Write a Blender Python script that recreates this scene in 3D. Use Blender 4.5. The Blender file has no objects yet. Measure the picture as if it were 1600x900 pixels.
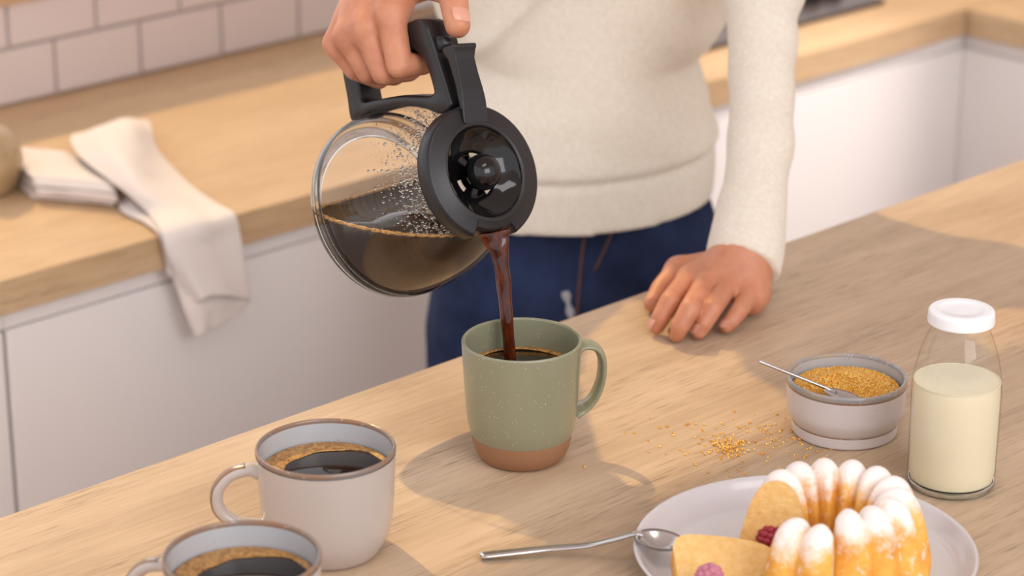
import bpy, bmesh, math, random
import numpy as np
from mathutils import Vector, Matrix

random.seed(7)
rng = np.random.default_rng(7)
scene = bpy.context.scene
col = scene.collection
R = math.radians

# ------------------------------------------------------------------ camera
PITCH, YAW = R(20.7), R(46.7)
TABLE, COUNTER = 0.95, 0.855
CAM = np.array([0.0, 0.0, TABLE + 0.835])
FH = np.array([math.cos(YAW), math.sin(YAW), 0.0])          # horizontal forward
RT = np.array([math.sin(YAW), -math.cos(YAW), 0.0])         # right
FW = FH * math.cos(PITCH) + np.array([0, 0, -math.sin(PITCH)])
UP = np.cross(RT, FW)
cam_data = bpy.data.cameras.new('camera')
cam = bpy.data.objects.new('camera', cam_data)
col.objects.link(cam)
mw = Matrix.Identity(4)
for i in range(3):
    mw[i][0], mw[i][1], mw[i][2], mw[i][3] = RT[i], UP[i], -FW[i], CAM[i]
cam.matrix_world = mw
cam_data.sensor_width = 36
cam_data.lens = 4040 / 1600 * 36
cam_data.clip_start = 0.05
cam_data.dof.use_dof = True
cam_data.dof.focus_distance = 1.97
cam_data.dof.aperture_fstop = 5.8
scene.camera = cam

# ------------------------------------------------------------------ world, sun, lamps, exposure
world = bpy.data.worlds.new('world')
scene.world = world
world.use_nodes = True
bg = world.node_tree.nodes['Background']
bg.inputs[0].default_value = (0.975, 0.965, 1.0, 1)
bg.inputs[1].default_value = 1.26

def light(name, kind, loc, target, energy, color, size=1.0, size_y=None, angle=None, spot=None):
    d = bpy.data.lights.new(name, kind)
    d.energy = energy
    d.color = color
    if kind == 'AREA':
        d.shape = 'RECTANGLE'
        d.size = size
        d.size_y = size_y or size
    if kind == 'SUN':
        d.angle = angle
    if kind == 'SPOT':
        d.spot_size, d.spot_blend, d.shadow_soft_size = spot, 1.0, size
    o = bpy.data.objects.new(name, d)
    col.objects.link(o)
    o.location = loc
    o.rotation_euler = (Vector(target) - Vector(loc)).to_track_quat('-Z', 'Y').to_euler()
    return o

SUN_DIR = Vector((-0.28, -1.0, -1.08))
light('sun', 'SUN', (1.5, 6, 6), Vector((1.5, 6, 6)) + SUN_DIR, 2.0, (1.0, 0.68, 0.27), angle=R(0.9))
light('softbox_fill', 'AREA', (0.75, -1.35, 2.35), (1.5, 1.4, 1.0), 36, (1.0, 0.97, 0.97), 1.8, 1.4)  # unseen softbox behind the camera, added as soft fill; no window there
light('ceiling_panel', 'AREA', (0.9, 0.55, 2.9), (0.9, 0.55, 0.0), 6, (1.0, 0.97, 0.95), 0.9, 0.45)
light('added_glow_spot', 'SPOT', (2.75, 0.75, 2.35), (2.60, 2.15, 0.78), 150, (1.0, 0.92, 0.84), 0.05, spot=R(17))  # unseen spot added to brighten the cabinet front and worktop edge at right

scene.view_settings.view_transform = 'Standard'
scene.view_settings.look = 'None'
scene.view_settings.exposure = 0.0
scene.view_settings.gamma = 1.0
scene.view_settings.use_curve_mapping = False
scene.cycles.caustics_reflective = False
scene.cycles.caustics_refractive = False
scene.cycles.max_bounces = 10
scene.cycles.transparent_max_bounces = 24

# ------------------------------------------------------------------ materials
def S(r, g, b):
    f = lambda c: (c / 255 / 12.92) if c <= 10 else ((c / 255 + 0.055) / 1.055) ** 2.4
    return (f(r), f(g), f(b), 1)

def newmat(name):
    m = bpy.data.materials.new(name)
    m.use_nodes = True
    nt = m.node_tree
    return m, nt, nt.nodes['Principled BSDF']

def P(name, color, rough=0.5, metal=0.0, **kw):
    m, nt, b = newmat(name)
    b.inputs['Base Color'].default_value = color
    b.inputs['Roughness'].default_value = rough
    b.inputs['Metallic'].default_value = metal
    for k, v in kw.items():
        b.inputs[k.replace('_', ' ')].default_value = v
    return m

def nd(nt, t, **kw):
    n = nt.nodes.new(t)
    for k, v in kw.items():
        setattr(n, k, v)
    return n

def coords(nt, scale=(1, 1, 1), kind='Object'):
    tc = nd(nt, 'ShaderNodeTexCoord')
    mp = nd(nt, 'ShaderNodeMapping')
    mp.inputs['Scale'].default_value = scale
    nt.links.new(tc.outputs[kind], mp.inputs[0])
    return mp.outputs[0]

def noise(nt, vec, scale, detail=3, rough=0.5):
    n = nd(nt, 'ShaderNodeTexNoise')
    n.inputs['Scale'].default_value = scale
    n.inputs['Detail'].default_value = detail
    n.inputs['Roughness'].default_value = rough
    nt.links.new(vec, n.inputs['Vector'])
    return n.outputs[0]

def ramp(nt, fac, stops, interp='LINEAR'):
    r = nd(nt, 'ShaderNodeValToRGB')
    r.color_ramp.interpolation = interp
    e = r.color_ramp.elements
    while len(e) < len(stops):
        e.new(0.5)
    for i, (p, c) in enumerate(stops):
        e[i].position = p
        e[i].color = c
    nt.links.new(fac, r.inputs[0])
    return r.outputs[0]

def mix(nt, fac, a, b, mode='MIX'):
    m = nd(nt, 'ShaderNodeMix', data_type='RGBA', blend_type=mode)
    for sock, v in ((m.inputs[0], fac), (m.inputs[6], a), (m.inputs[7], b)):
        if hasattr(v, 'is_linked'):
            nt.links.new(v, sock)
        else:
            sock.default_value = v
    return m.outputs[2]

def bump(nt, b, h, strength=0.3, dist=0.002):
    n = nd(nt, 'ShaderNodeBump')
    n.inputs['Strength'].default_value = strength
    n.inputs['Distance'].default_value = dist
    nt.links.new(h, n.inputs['Height'])
    nt.links.new(n.outputs[0], b.inputs['Normal'])

W1, W0 = (1, 1, 1, 1), (0, 0, 0, 1)

def wood(name, light_c, mid_c, dark_c, rot=0.0, rough=0.55):
    m, nt, b = newmat(name)
    tc = nd(nt, 'ShaderNodeTexCoord')
    mp = nd(nt, 'ShaderNodeMapping')
    mp.inputs['Rotation'].default_value = (0, 0, rot)
    nt.links.new(tc.outputs['Object'], mp.inputs[0])
    def stretched(sx, sy):
        q = nd(nt, 'ShaderNodeMapping')
        q.inputs['Scale'].default_value = (sx, sy, sy)
        nt.links.new(mp.outputs[0], q.inputs[0])
        return q.outputs[0]
    broad = noise(nt, stretched(1.6, 11), 1.0, 4, 0.6)
    c = ramp(nt, broad, [(0.25, dark_c), (0.5, mid_c), (0.75, light_c)])
    fine = noise(nt, stretched(20, 620), 1.0, 2, 0.7)
    dash = ramp(nt, fine, [(0.55, W0), (0.66, W1)])
    patch = noise(nt, stretched(3, 20), 1.0, 2, 0.5)
    gate = ramp(nt, patch, [(0.42, (0.12, 0.12, 0.12, 1)), (0.62, (0.75, 0.75, 0.75, 1))])
    k = mix(nt, 1.0, dash, gate, 'MULTIPLY')
    dk = tuple(x * 0.48 for x in dark_c[:3]) + (1,)
    c = mix(nt, k, c, dk)
    fine2 = noise(nt, stretched(14, 160), 1.0, 2, 0.6)
    c = mix(nt, 0.16, c, ramp(nt, fine2, [(0.3, W0), (0.7, W1)]), 'SOFT_LIGHT')
    nt.links.new(c, b.inputs['Base Color'])
    b.inputs['Roughness'].default_value = rough
    b.inputs['Specular IOR Level'].default_value = 0.3
    bump(nt, b, fine, 0.12, 0.0006)
    return m

def speckle(name, base, dots, scale=380, rough=0.28, thr=0.2, second=None):
    m, nt, b = newmat(name)
    v = coords(nt)
    vo = nd(nt, 'ShaderNodeTexVoronoi')
    vo.inputs['Scale'].default_value = scale
    nt.links.new(v, vo.inputs['Vector'])
    d = ramp(nt, vo.outputs['Distance'], [(thr * 0.7, W1), (thr, W0)])
    sel = ramp(nt, noise(nt, v, 130, 2), [(0.52, W0), (0.6, W1)])
    f = mix(nt, 1.0, d, sel, 'MULTIPLY')
    c = base
    if second:
        c = mix(nt, ramp(nt, noise(nt, v, 28, 4), [(0.4, W0), (0.65, W1)]), base, second)
    nt.links.new(mix(nt, f, c, dots), b.inputs['Base Color'])
    b.inputs['Roughness'].default_value = rough
    b.inputs['Coat Weight'].default_value = 0.25
    b.inputs['Coat Roughness'].default_value = 0.12
    return m

def cloth(name, c1, c2, scale=900, heather=60, rough=0.95, bstr=0.25):
    m, nt, b = newmat(name)
    v = coords(nt)
    h = noise(nt, v, heather, 5, 0.65)
    c = ramp(nt, h, [(0.35, c1), (0.68, c2)])
    w = noise(nt, v, scale, 2, 0.5)
    nt.links.new(c, b.inputs['Base Color'])
    b.inputs['Roughness'].default_value = rough
    b.inputs['Specular IOR Level'].default_value = 0.15
    b.inputs['Sheen Weight'].default_value = 0.15
    bump(nt, b, w, bstr, 0.0015)
    return m

def thin_glass(name, tint=(0.98, 0.985, 0.98, 1), edge=(0.55, 0.55, 0.52, 1), gl=0.5):
    """one thin wall of clear glass: clear face on, reflecting more and greener towards grazing"""
    m = bpy.data.materials.new(name)
    m.use_nodes = True
    nt = m.node_tree
    nt.nodes.clear()
    out = nd(nt, 'ShaderNodeOutputMaterial')
    lw = nd(nt, 'ShaderNodeLayerWeight')
    lw.inputs['Blend'].default_value = 0.32
    tr = nd(nt, 'ShaderNodeBsdfTransparent')
    nt.links.new(ramp(nt, lw.outputs['Facing'], [(0.55, tint), (0.97, edge)]), tr.inputs[0])
    g = nd(nt, 'ShaderNodeBsdfGlossy')
    g.inputs['Roughness'].default_value = 0.03
    refl = ramp(nt, lw.outputs['Facing'], [(0.0, (0.035, 0.035, 0.035, 1)), (0.55, (0.06, 0.06, 0.06, 1)), (0.85, (0.22, 0.22, 0.22, 1)), (1.0, (gl, gl, gl, 1))])
    ms = nd(nt, 'ShaderNodeMixShader')
    nt.links.new(refl, ms.inputs[0])
    nt.links.new(tr.outputs[0], ms.inputs[1])
    nt.links.new(g.outputs[0], ms.inputs[2])
    nt.links.new(ms.outputs[0], out.inputs[0])
    return m

M = {}
M['oak'] = wood('oak_island', S(210, 185, 157), S(193, 168, 140), S(167, 141, 115))
M['oak2'] = wood('oak_counter', S(214, 184, 147), S(204, 172, 135), S(189, 157, 120))
M['white'] = P('white_lacquer', S(244, 239, 239), 0.4)
M['carcass'] = P('white_carcass', S(222, 214, 214), 0.5)
M['plaster'] = P('plaster', S(214, 202, 196), 0.85)
M['grout'] = P('grout', S(204, 192, 188), 0.9)
M['tile'] = P('glazed_tile', S(222, 212, 212), 0.25)
M['floor'] = P('pale_floor', S(206, 202, 200), 0.6)
M['dark'] = P('dark_gap', S(45, 40, 38), 0.8)
M['black'] = P('black_plastic', S(26, 24, 27), 0.40)
M['blackgloss'] = P('black_gloss_plastic', S(14, 13, 15), 0.08)
M['glass'] = thin_glass('clear_glass')
M['milkglass'] = thin_glass('bottle_glass', edge=(0.72, 0.74, 0.68, 1))
M['steel'] = P('brushed_steel', S(205, 203, 203), 0.22, 1.0)
M['milk'] = P('milk', S(234, 224, 194), 0.35, Subsurface_Weight=0.25, Subsurface_Scale=0.01)
M['cap'] = P('white_cap', S(240, 240, 242), 0.35)
M['plate'] = P('plate_glaze', S(210, 206, 208), 0.18)
M['sage'] = speckle('sage_glaze', S(140, 139, 114), S(190, 186, 162))
M['terracotta'] = P('bare_clay', S(152, 110, 78), 0.75)
M['cream_glaze'] = speckle('cream_glaze', S(188, 178, 172), S(170, 160, 154), 300, 0.22, 0.12)
M['blue_glaze'] = speckle('grey_blue_glaze', S(186, 188, 192), S(160, 168, 180), 260, 0.22, 0.2)
M['brown_rim'] = speckle('brown_rim_glaze', S(142, 106, 78), S(170, 160, 156), 300, 0.22, 0.25, S(128, 120, 118))
M['bowl_glaze'] = speckle('bowl_glaze', S(208, 199, 198), S(190, 182, 184), 240, 0.3, 0.15)
M['bowl_rim'] = speckle('bowl_rim_glaze', S(150, 148, 150), S(176, 186, 202), 420, 0.3, 0.4, S(168, 150, 126))
M['ceramic'] = speckle('stone_vase', S(186, 160, 124), S(160, 134, 100), 90, 0.5, 0.4, S(168, 142, 106))
M['skin'] = None
M['sweater'] = cloth('cream_knit', S(222, 212, 196), S(234, 226, 213), 900, 230)
M['denim'] = None
M['towel'] = None
M['coffee'] = P('black_coffee', S(26, 14, 8), 0.06, Specular_IOR_Level=0.3)
M['jug_coffee'] = P('coffee_in_jug', S(40, 24, 14), 0.10)
M['crema'] = None
M['stream'] = None
M['nail'] = P('nail', S(216, 158, 134), 0.22)
M['hair'] = P('brown_hair', S(70, 48, 34), 0.6)
M['shoe'] = P('shoe_leather', S(60, 46, 40), 0.5)
M['raspberry'] = P('raspberry', S(150, 32, 52), 0.35, Subsurface_Weight=0.2, Subsurface_Scale=0.004)
M['dusted_raspberry'] = P('sugar_dusted_raspberry', S(190, 120, 138), 0.7)
M['gold'] = P('gold_metal', S(200, 170, 120), 0.2, 1.0)

def skin():
    m, nt, b = newmat('skin')
    v = coords(nt)
    n = noise(nt, v, 55, 4, 0.6)
    c = ramp(nt, n, [(0.3, S(186, 120, 90)), (0.7, S(206, 143, 111))])
    nt.links.new(c, b.inputs['Base Color'])
    b.inputs['Roughness'].default_value = 0.48
    b.inputs['Subsurface Weight'].default_value = 0.12
    b.inputs['Subsurface Scale'].default_value = 0.008
    b.inputs['Subsurface Radius'].default_value = (1.0, 0.4, 0.25)
    bump(nt, b, noise(nt, v, 420, 4, 0.6), 0.25, 0.0012)
    return m
M['skin'] = skin()

def denim():
    m, nt, b = newmat('denim')
    v = coords(nt)
    c = ramp(nt, noise(nt, v, 14, 4, 0.6), [(0.3, S(26, 34, 58)), (0.7, S(46, 58, 92))])
    nt.links.new(c, b.inputs['Base Color'])
    b.inputs['Roughness'].default_value = 0.9
    b.inputs['Specular IOR Level'].default_value = 0.15
    bump(nt, b, noise(nt, v, 900, 2), 0.3, 0.001)
    return m
M['denim'] = denim()
M['denim_worn'] = P('worn_denim', S(168, 170, 178), 0.9)
M['stitch'] = P('rust_stitching', S(104, 70, 52), 0.9)

def towel_mat():
    m, nt, b = newmat('linen')
    tc = nd(nt, 'ShaderNodeTexCoord')
    wv = nd(nt, 'ShaderNodeTexWave')
    wv.bands_direction = 'X'
    wv.inputs['Scale'].default_value = 22
    wv.inputs['Distortion'].default_value = 0.0
    nt.links.new(tc.outputs['UV'], wv.inputs['Vector'])
    c = ramp(nt, wv.outputs['Fac'], [(0.2, S(222, 210, 202)), (0.6, S(236, 227, 222))])
    nt.links.new(c, b.inputs['Base Color'])
    b.inputs['Roughness'].default_value = 0.95
    bump(nt, b, noise(nt, coords(nt), 600, 2), 0.25, 0.001)
    return m
M['towel'] = towel_mat()
M['towel_under'] = P('linen_hem', S(150, 142, 140), 0.95)

def crema_mat():
    m, nt, b = newmat('crema')
    v = coords(nt)
    c = ramp(nt, noise(nt, v, 320, 4, 0.7), [(0.35, S(120, 80, 36)), (0.62, S(196, 148, 84))])
    nt.links.new(c, b.inputs['Base Color'])
    b.inputs['Roughness'].default_value = 0.4
    bump(nt, b, noise(nt, v, 700, 2), 0.4, 0.001)
    return m
M['crema'] = crema_mat()

def stream_mat():
    m, nt, b = newmat('pouring_coffee')
    v = coords(nt, (1, 1, 0.25))
    c = ramp(nt, noise(nt, v, 170, 3, 0.6), [(0.35, S(54, 16, 6)), (0.65, S(130, 52, 20))])
    nt.links.new(c, b.inputs['Base Color'])
    b.inputs['Roughness'].default_value = 0.05
    b.inputs['Transmission Weight'].default_value = 0.5
    b.inputs['Subsurface Weight'].default_value = 0.3
    b.inputs['Subsurface Scale'].default_value = 0.006
    return m
M['stream'] = stream_mat()

def sugar_mat(name='raw_sugar'):
    m, nt, b = newmat(name)
    oi = nd(nt, 'ShaderNodeNewGeometry')
    c = ramp(nt, oi.outputs['Random Per Island'], [(0.0, S(226, 150, 48)), (0.5, S(240, 182, 72)), (1.0, S(250, 216, 128))])
    nt.links.new(c, b.inputs['Base Color'])
    b.inputs['Roughness'].default_value = 0.25
    return m
M['sugar'] = sugar_mat()
M['sugar_bed'] = P('sugar_bed', S(204, 146, 66), 0.8)

def cake_mat():
    m, nt, b = newmat('golden_crust')
    v = coords(nt)
    n = noise(nt, v, 45, 4, 0.6)
    crust = ramp(nt, n, [(0.3, S(214, 142, 48)), (0.55, S(238, 178, 78)), (0.75, S(244, 196, 108))])
    tc = nd(nt, 'ShaderNodeTexCoord')
    sp = nd(nt, 'ShaderNodeSeparateXYZ')
    nt.links.new(tc.outputs['Object'], sp.inputs[0])
    ad = nd(nt, 'ShaderNodeMath', operation='MULTIPLY_ADD')
    nt.links.new(noise(nt, v, 75, 6, 0.75), ad.inputs[0])
    ad.inputs[1].default_value = 0.052
    nt.links.new(sp.outputs[2], ad.inputs[2])
    mr = nd(nt, 'ShaderNodeMapRange')
    mr.inputs[1].default_value = 0.076
    mr.inputs[2].default_value = 0.092
    nt.links.new(ad.outputs[0], mr.inputs[0])
    blot = ramp(nt, noise(nt, v, 120, 3, 0.7), [(0.56, W0), (0.66, (0.55, 0.55, 0.55, 1))])
    f = mix(nt, 1.0, mr.outputs[0], blot, 'LIGHTEN')
    nt.links.new(mix(nt, f, crust, S(244, 234, 228)), b.inputs['Base Color'])
    b.inputs['Roughness'].default_value = 0.6
    b.inputs['Subsurface Weight'].default_value = 0.1
    b.inputs['Subsurface Scale'].default_value = 0.005
    bump(nt, b, noise(nt, v, 300, 3), 0.25, 0.001)
    return m
M['cake'] = cake_mat()

def crumb_mat():
    m, nt, b = newmat('cake_crumb')
    v = coords(nt)
    c = ramp(nt, noise(nt, v, 190, 4, 0.6), [(0.25, S(222, 172, 98)), (0.7, S(238, 200, 136))])
    nt.links.new(c, b.inputs['Base Color'])
    b.inputs['Roughness'].default_value = 0.9
    bump(nt, b, noise(nt, v, 260, 4), 0.5, 0.002)
    return m
M['crumb'] = crumb_mat()

# ------------------------------------------------------------------ mesh helpers
def link(name, me, mat=None, parent=None, smooth=True, loc=None):
    o = bpy.data.objects.new(name, me)
    col.objects.link(o)
    if mat is not None:
        for mm in (mat if isinstance(mat, (list, tuple)) else [mat]):
            me.materials.append(mm)
    if smooth and len(me.polygons):
        me.polygons.foreach_set('use_smooth', [True] * len(me.polygons))
    if parent:
        o.parent = parent
    if loc is not None:
        o.location = loc
    return o

def mesh(name, verts, faces):
    me = bpy.data.meshes.new(name)
    me.from_pydata([tuple(map(float, v)) for v in verts], [], [tuple(int(i) for i in f) for f in faces])
    me.update()
    return me

def from_bm(name, bm):
    bmesh.ops.recalc_face_normals(bm, faces=bm.faces[:])
    me = bpy.data.meshes.new(name)
    bm.to_mesh(me)
    bm.free()
    return me

def tag(o, label, cat, group=None, kind=None):
    o['label'], o['category'] = label, cat
    if group:
        o['group'] = group
    if kind:
        o['kind'] = kind
    return o

def empty(name, loc, label=None, cat=None, group=None, rz=0.0):
    o = bpy.data.objects.new(name, None)
    col.objects.link(o)
    o.location = loc
    o.rotation_euler = (0, 0, rz)
    o.empty_display_size = 0.02
    if label:
        tag(o, label, cat, group)
    return o

def box_me(name, lo, hi, bev=0.0, seg=2):
    bm = bmesh.new()
    bmesh.ops.create_cube(bm, size=1)
    lo, hi = Vector(lo), Vector(hi)
    for v in bm.verts:
        v.co = Vector(((lo[i] + hi[i]) / 2 + v.co[i] * (hi[i] - lo[i]) for i in range(3)))
    if bev:
        bmesh.ops.bevel(bm, geom=bm.edges[:], offset=bev, segments=seg, affect='EDGES', profile=0.5)
    return from_bm(name, bm)

def box(name, lo, hi, mat, parent=None, bev=0.0, seg=2, smooth=False):
    return link(name, box_me(name, lo, hi, bev, seg), mat, parent, smooth)

def lathe_me(name, prof, seg=96, rfun=None, close=False):
    """prof: list of (r, z); r = 0 ends become poles. rfun(theta, i) scales the radius"""
    verts, rows = [], []
    for i, (r_, z_) in enumerate(prof):
        if r_ < 1e-6:
            verts.append((0, 0, z_))
            rows.append([len(verts) - 1] * seg)
        else:
            row = []
            for k in range(seg):
                t = 2 * math.pi * k / seg
                q = r_ * (rfun(t, i) if rfun else 1)
                verts.append((q * math.cos(t), q * math.sin(t), z_))
                row.append(len(verts) - 1)
            rows.append(row)
    faces = []
    pairs = list(zip(rows[:-1], rows[1:]))
    if close:
        pairs.append((rows[-1], rows[0]))
    for a, b in pairs:
        for k in range(seg):
            k2 = (k + 1) % seg
            f = [a[k], a[k2], b[k2], b[k]]
            g = []
            for i in f:
                if i not in g:
                    g.append(i)
            if len(g) > 2:
                faces.append(g)
    return mesh(name, verts, faces)

def smooth_prof(pts, n=6):
    """Catmull-Rom through profile points"""
    p = [np.array(q, float) for q in pts]
    out = []
    for i in range(len(p) - 1):
        p0, p1, p2, p3 = p[max(i - 1, 0)], p[i], p[i + 1], p[min(i + 2, len(p) - 1)]
        for k in range(n):
            t = k / n
            out.append(0.5 * ((2 * p1) + (-p0 + p2) * t + (2 * p0 - 5 * p1 + 4 * p2 - p3) * t * t + (-p0 + 3 * p1 - 3 * p2 + p3) * t ** 3))
    out.append(p[-1])
    return out

def tube_me(name, path, radii, seg=16, up=None, cap=True):
    """sweep an ellipse (ra, rb) along path; ra lies along `up`"""
    path = [np.array(p, float) for p in path]
    n = len(path)
    verts, faces = [], []
    prev = None
    for i, p in enumerate(path):
        t = path[min(i + 1, n - 1)] - path[max(i - 1, 0)]
        t = t / np.linalg.norm(t)
        u = np.array(up, float) if up is not None else (prev if prev is not None else np.array([0.3, 0.2, 1.0]))
        u = u - t * (u @ t)
        u = u / np.linalg.norm(u)
        prev = u
        v = np.cross(t, u)
        ra, rb = radii[i] if not np.isscalar(radii[i]) else (radii[i], radii[i])
        for k in range(seg):
            a = 2 * math.pi * k / seg
            verts.append(p + u * ra * math.cos(a) + v * rb * math.sin(a))
    for i in range(n - 1):
        for k in range(seg):
            k2 = (k + 1) % seg
            faces.append([i * seg + k, i * seg + k2, (i + 1) * seg + k2, (i + 1) * seg + k])
    if cap:
        faces.append(list(range(seg))[::-1])
        faces.append([(n - 1) * seg + k for k in range(seg)])
    return mesh(name, verts, faces)

def join_me(name, meshes):
    V, Fc, off = [], [], 0
    for me in meshes:
        V += [tuple(v.co) for v in me.vertices]
        Fc += [[i + off for i in p.vertices] for p in me.polygons]
        off = len(V)
    return mesh(name, V, Fc)

# ------------------------------------------------------------------ signed-distance modelling (for bodies, clothes, berries)
def cap_d(p, a, b, ra, rb):
    a, b = np.asarray(a, np.float32), np.asarray(b, np.float32)
    ab = b - a
    t = np.clip(((p - a) @ ab) / (ab @ ab), 0, 1)
    return np.linalg.norm(p - a - t[:, None] * ab, axis=1) - (ra + (rb - ra) * t)

def ell_d(p, c, axes, rad):
    q = (p - np.asarray(c, np.float32)) @ np.asarray(axes, np.float32).T
    rad = np.asarray(rad, np.float32)
    k0 = np.linalg.norm(q / rad, axis=1)
    k1 = np.linalg.norm(q / (rad * rad), axis=1) + 1e-9
    return k0 * (k0 - 1) / k1

def smin(a, b, k):
    h = np.maximum(k - np.abs(a - b), 0) / k
    return np.minimum(a, b) - h * h * k * 0.25

def surface_nets(f, lo, hi, h):
    lo = np.asarray(lo, np.float32)
    B = 8
    n = (np.ceil((np.asarray(hi) - lo) / h / B).astype(int)) * B
    nb = n // B
    bi = np.stack(np.meshgrid(*[np.arange(k) for k in nb], indexing='ij'), -1).reshape(-1, 3)
    cen = lo + (bi * B + (B - 1) / 2.0).astype(np.float32) * h
    dc = np.concatenate([f(cen[i:i + 200000].astype(np.float32)) for i in range(0, len(cen), 200000)])
    act = np.abs(dc) < h * B * 1.15
    V = np.repeat(np.repeat(np.repeat(dc.reshape(nb), B, 0), B, 1), B, 2).astype(np.float32)
    off = np.stack(np.meshgrid(*[np.arange(B)] * 3, indexing='ij'), -1).reshape(-1, 3)
    ab = bi[act]
    for i in range(0, len(ab), 600):
        idx = (ab[i:i + 600, None, :] * B + off[None]).reshape(-1, 3)
        V[idx[:, 0], idx[:, 1], idx[:, 2]] = f((lo + idx * h).astype(np.float32))
    s = V < 0
    c = [(i, j, k) for i in (0, 1) for j in (0, 1) for k in (0, 1)]
    sl = lambda A_, o: A_[o[0]:A_.shape[0] - 1 + o[0], o[1]:A_.shape[1] - 1 + o[1], o[2]:A_.shape[2] - 1 + o[2]]
    cnt = sum(sl(s, o).astype(np.int8) for o in c)
    m = (cnt > 0) & (cnt < 8)
    ids = -np.ones(m.shape, np.int64)
    cells = np.argwhere(m)
    ids[m] = np.arange(len(cells))
    acc = np.zeros((len(cells), 3), np.float32)
    num = np.zeros(len(cells), np.float32)
    for a in range(8):
        for b in range(a + 1, 8):
            d = np.array(c[b]) - np.array(c[a])
            if np.abs(d).sum() != 1:
                continue
            ia, ib = cells + c[a], cells + c[b]
            va, vb = V[ia[:, 0], ia[:, 1], ia[:, 2]], V[ib[:, 0], ib[:, 1], ib[:, 2]]
            x = (va < 0) != (vb < 0)
            t = np.where(x, va / np.where(x, va - vb, 1), 0)
            acc += np.where(x[:, None], np.array(c[a]) + t[:, None] * d, 0)
            num += x
    pts = lo + (cells + acc / num[:, None]) * h
    quads = []
    for ax in range(3):
        e = np.zeros(3, int); e[ax] = 1
        A0 = s[:s.shape[0] - e[0], :s.shape[1] - e[1], :s.shape[2] - e[2]]
        A1 = s[e[0]:, e[1]:, e[2]:]
        q = np.argwhere(A0 != A1)
        u, w = (ax + 1) % 3, (ax + 2) % 3
        ok = (q[:, u] > 0) & (q[:, w] > 0) & (q[:, u] < n[u] - 1) & (q[:, w] < n[w] - 1)
        q = q[ok]
        inside = s[q[:, 0], q[:, 1], q[:, 2]]
        eu = np.zeros(3, int); eu[u] = 1
        ew = np.zeros(3, int); ew[w] = 1
        g = lambda z: ids[z[:, 0], z[:, 1], z[:, 2]]
        quad = np.stack([g(q - eu - ew), g(q - ew), g(q), g(q - eu)], 1)
        quad[~inside] = quad[~inside][:, ::-1]
        quads.append(quad)
    Q = np.concatenate(quads)
    Q = Q[(Q >= 0).all(1)]
    return pts, Q

def smooth_pts(pts, Q, it=2, lam=0.5):
    e = np.concatenate([Q[:, [0, 1]], Q[:, [1, 2]], Q[:, [2, 3]], Q[:, [3, 0]]])
    e = np.concatenate([e, e[:, ::-1]])
    deg = np.bincount(e[:, 0], minlength=len(pts)).astype(float)
    for _ in range(it):
        sm = np.stack([np.bincount(e[:, 0], weights=pts[e[:, 1], k], minlength=len(pts)) for k in range(3)], 1)
        pts = pts + lam * (sm / np.maximum(deg, 1)[:, None] - pts)
    return pts

def np_mesh(name, pts, Q):
    me = bpy.data.meshes.new(name)
    me.vertices.add(len(pts))
    me.vertices.foreach_set('co', np.asarray(pts, np.float32).ravel())
    me.loops.add(Q.size)
    me.loops.foreach_set('vertex_index', Q.ravel().astype(np.int32))
    me.polygons.add(len(Q))
    me.polygons.foreach_set('loop_start', np.arange(0, Q.size, 4, dtype=np.int32))
    me.update(calc_edges=True)
    me.validate()
    return me

# ------------------------------------------------------------------ the setting
WALL_Y, FRONT_Y, CORNER_X = 2.70, 2.165, 2.935
tag_s = lambda o: (o.__setitem__('kind', 'structure'), o)[1]
tag_s(box('floor', (-1.5, -2.0, -0.05), (4.2, 2.9, 0.0), M['floor']))
tag_s(box('wall_back', (-0.6, WALL_Y, 0.0), (3.75, WALL_Y + 0.14, 0.985), M['plaster']))
tag_s(box('wall_back', (-0.6, WALL_Y, 2.72), (3.75, WALL_Y + 0.14, 3.0), M['plaster']))
tag_s(box('wall_right', (3.56, -1.6, 0.0), (3.70, WALL_Y - 0.001, 3.0), M['plaster']))
wb = bpy.data.objects['wall_back']
tag_s(box('ceiling', (-0.6, -0.6, 3.0), (3.75, WALL_Y + 0.14, 3.06), M['plaster']))
# glazed tiles of the splash-back, each proud of the grout bed, in running bond
box('grout_bed', (-0.2, WALL_Y - 0.004, COUNTER), (3.55, WALL_Y, 0.985), M['grout'], wb)
TW, TH, GAP = 0.131, 0.0715, 0.004
tile_me = box_me('tile', (0, -0.009, 0), (TW - GAP, 0, TH - GAP), 0.0012, 1)
tile_me.materials.append(M['tile'])
for row in range(2):
    z = COUNTER + 0.004 + row * TH
    x = 0.434 + (0.5 * TW if row else 0.0)
    while x < 3.3:
        o = bpy.data.objects.new('tile', tile_me)
        col.objects.link(o)
        o.parent = wb
        o.location = (x, WALL_Y - 0.003, z)
        x += TW
# window opening over the worktop that lets the sun in: sill, jambs and lintel
w = empty('window_1', (1.6, WALL_Y + 0.07, 0.985))
w['kind'] = 'structure'
box('window_sill', (-2.3, -0.09, 0.0), (2.1, 0.10, 0.022), M['oak2'], w, 0.003)
for sx in (-2.25, 2.0):
    box('window_frame', (sx, -0.05, 0.022), (sx + 0.08, 0.05, 1.70), M['white'], w, 0.004)
box('window_frame', (-2.25, -0.05, 1.70), (2.08, 0.05, 1.734), M['white'], w, 0.004)

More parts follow.
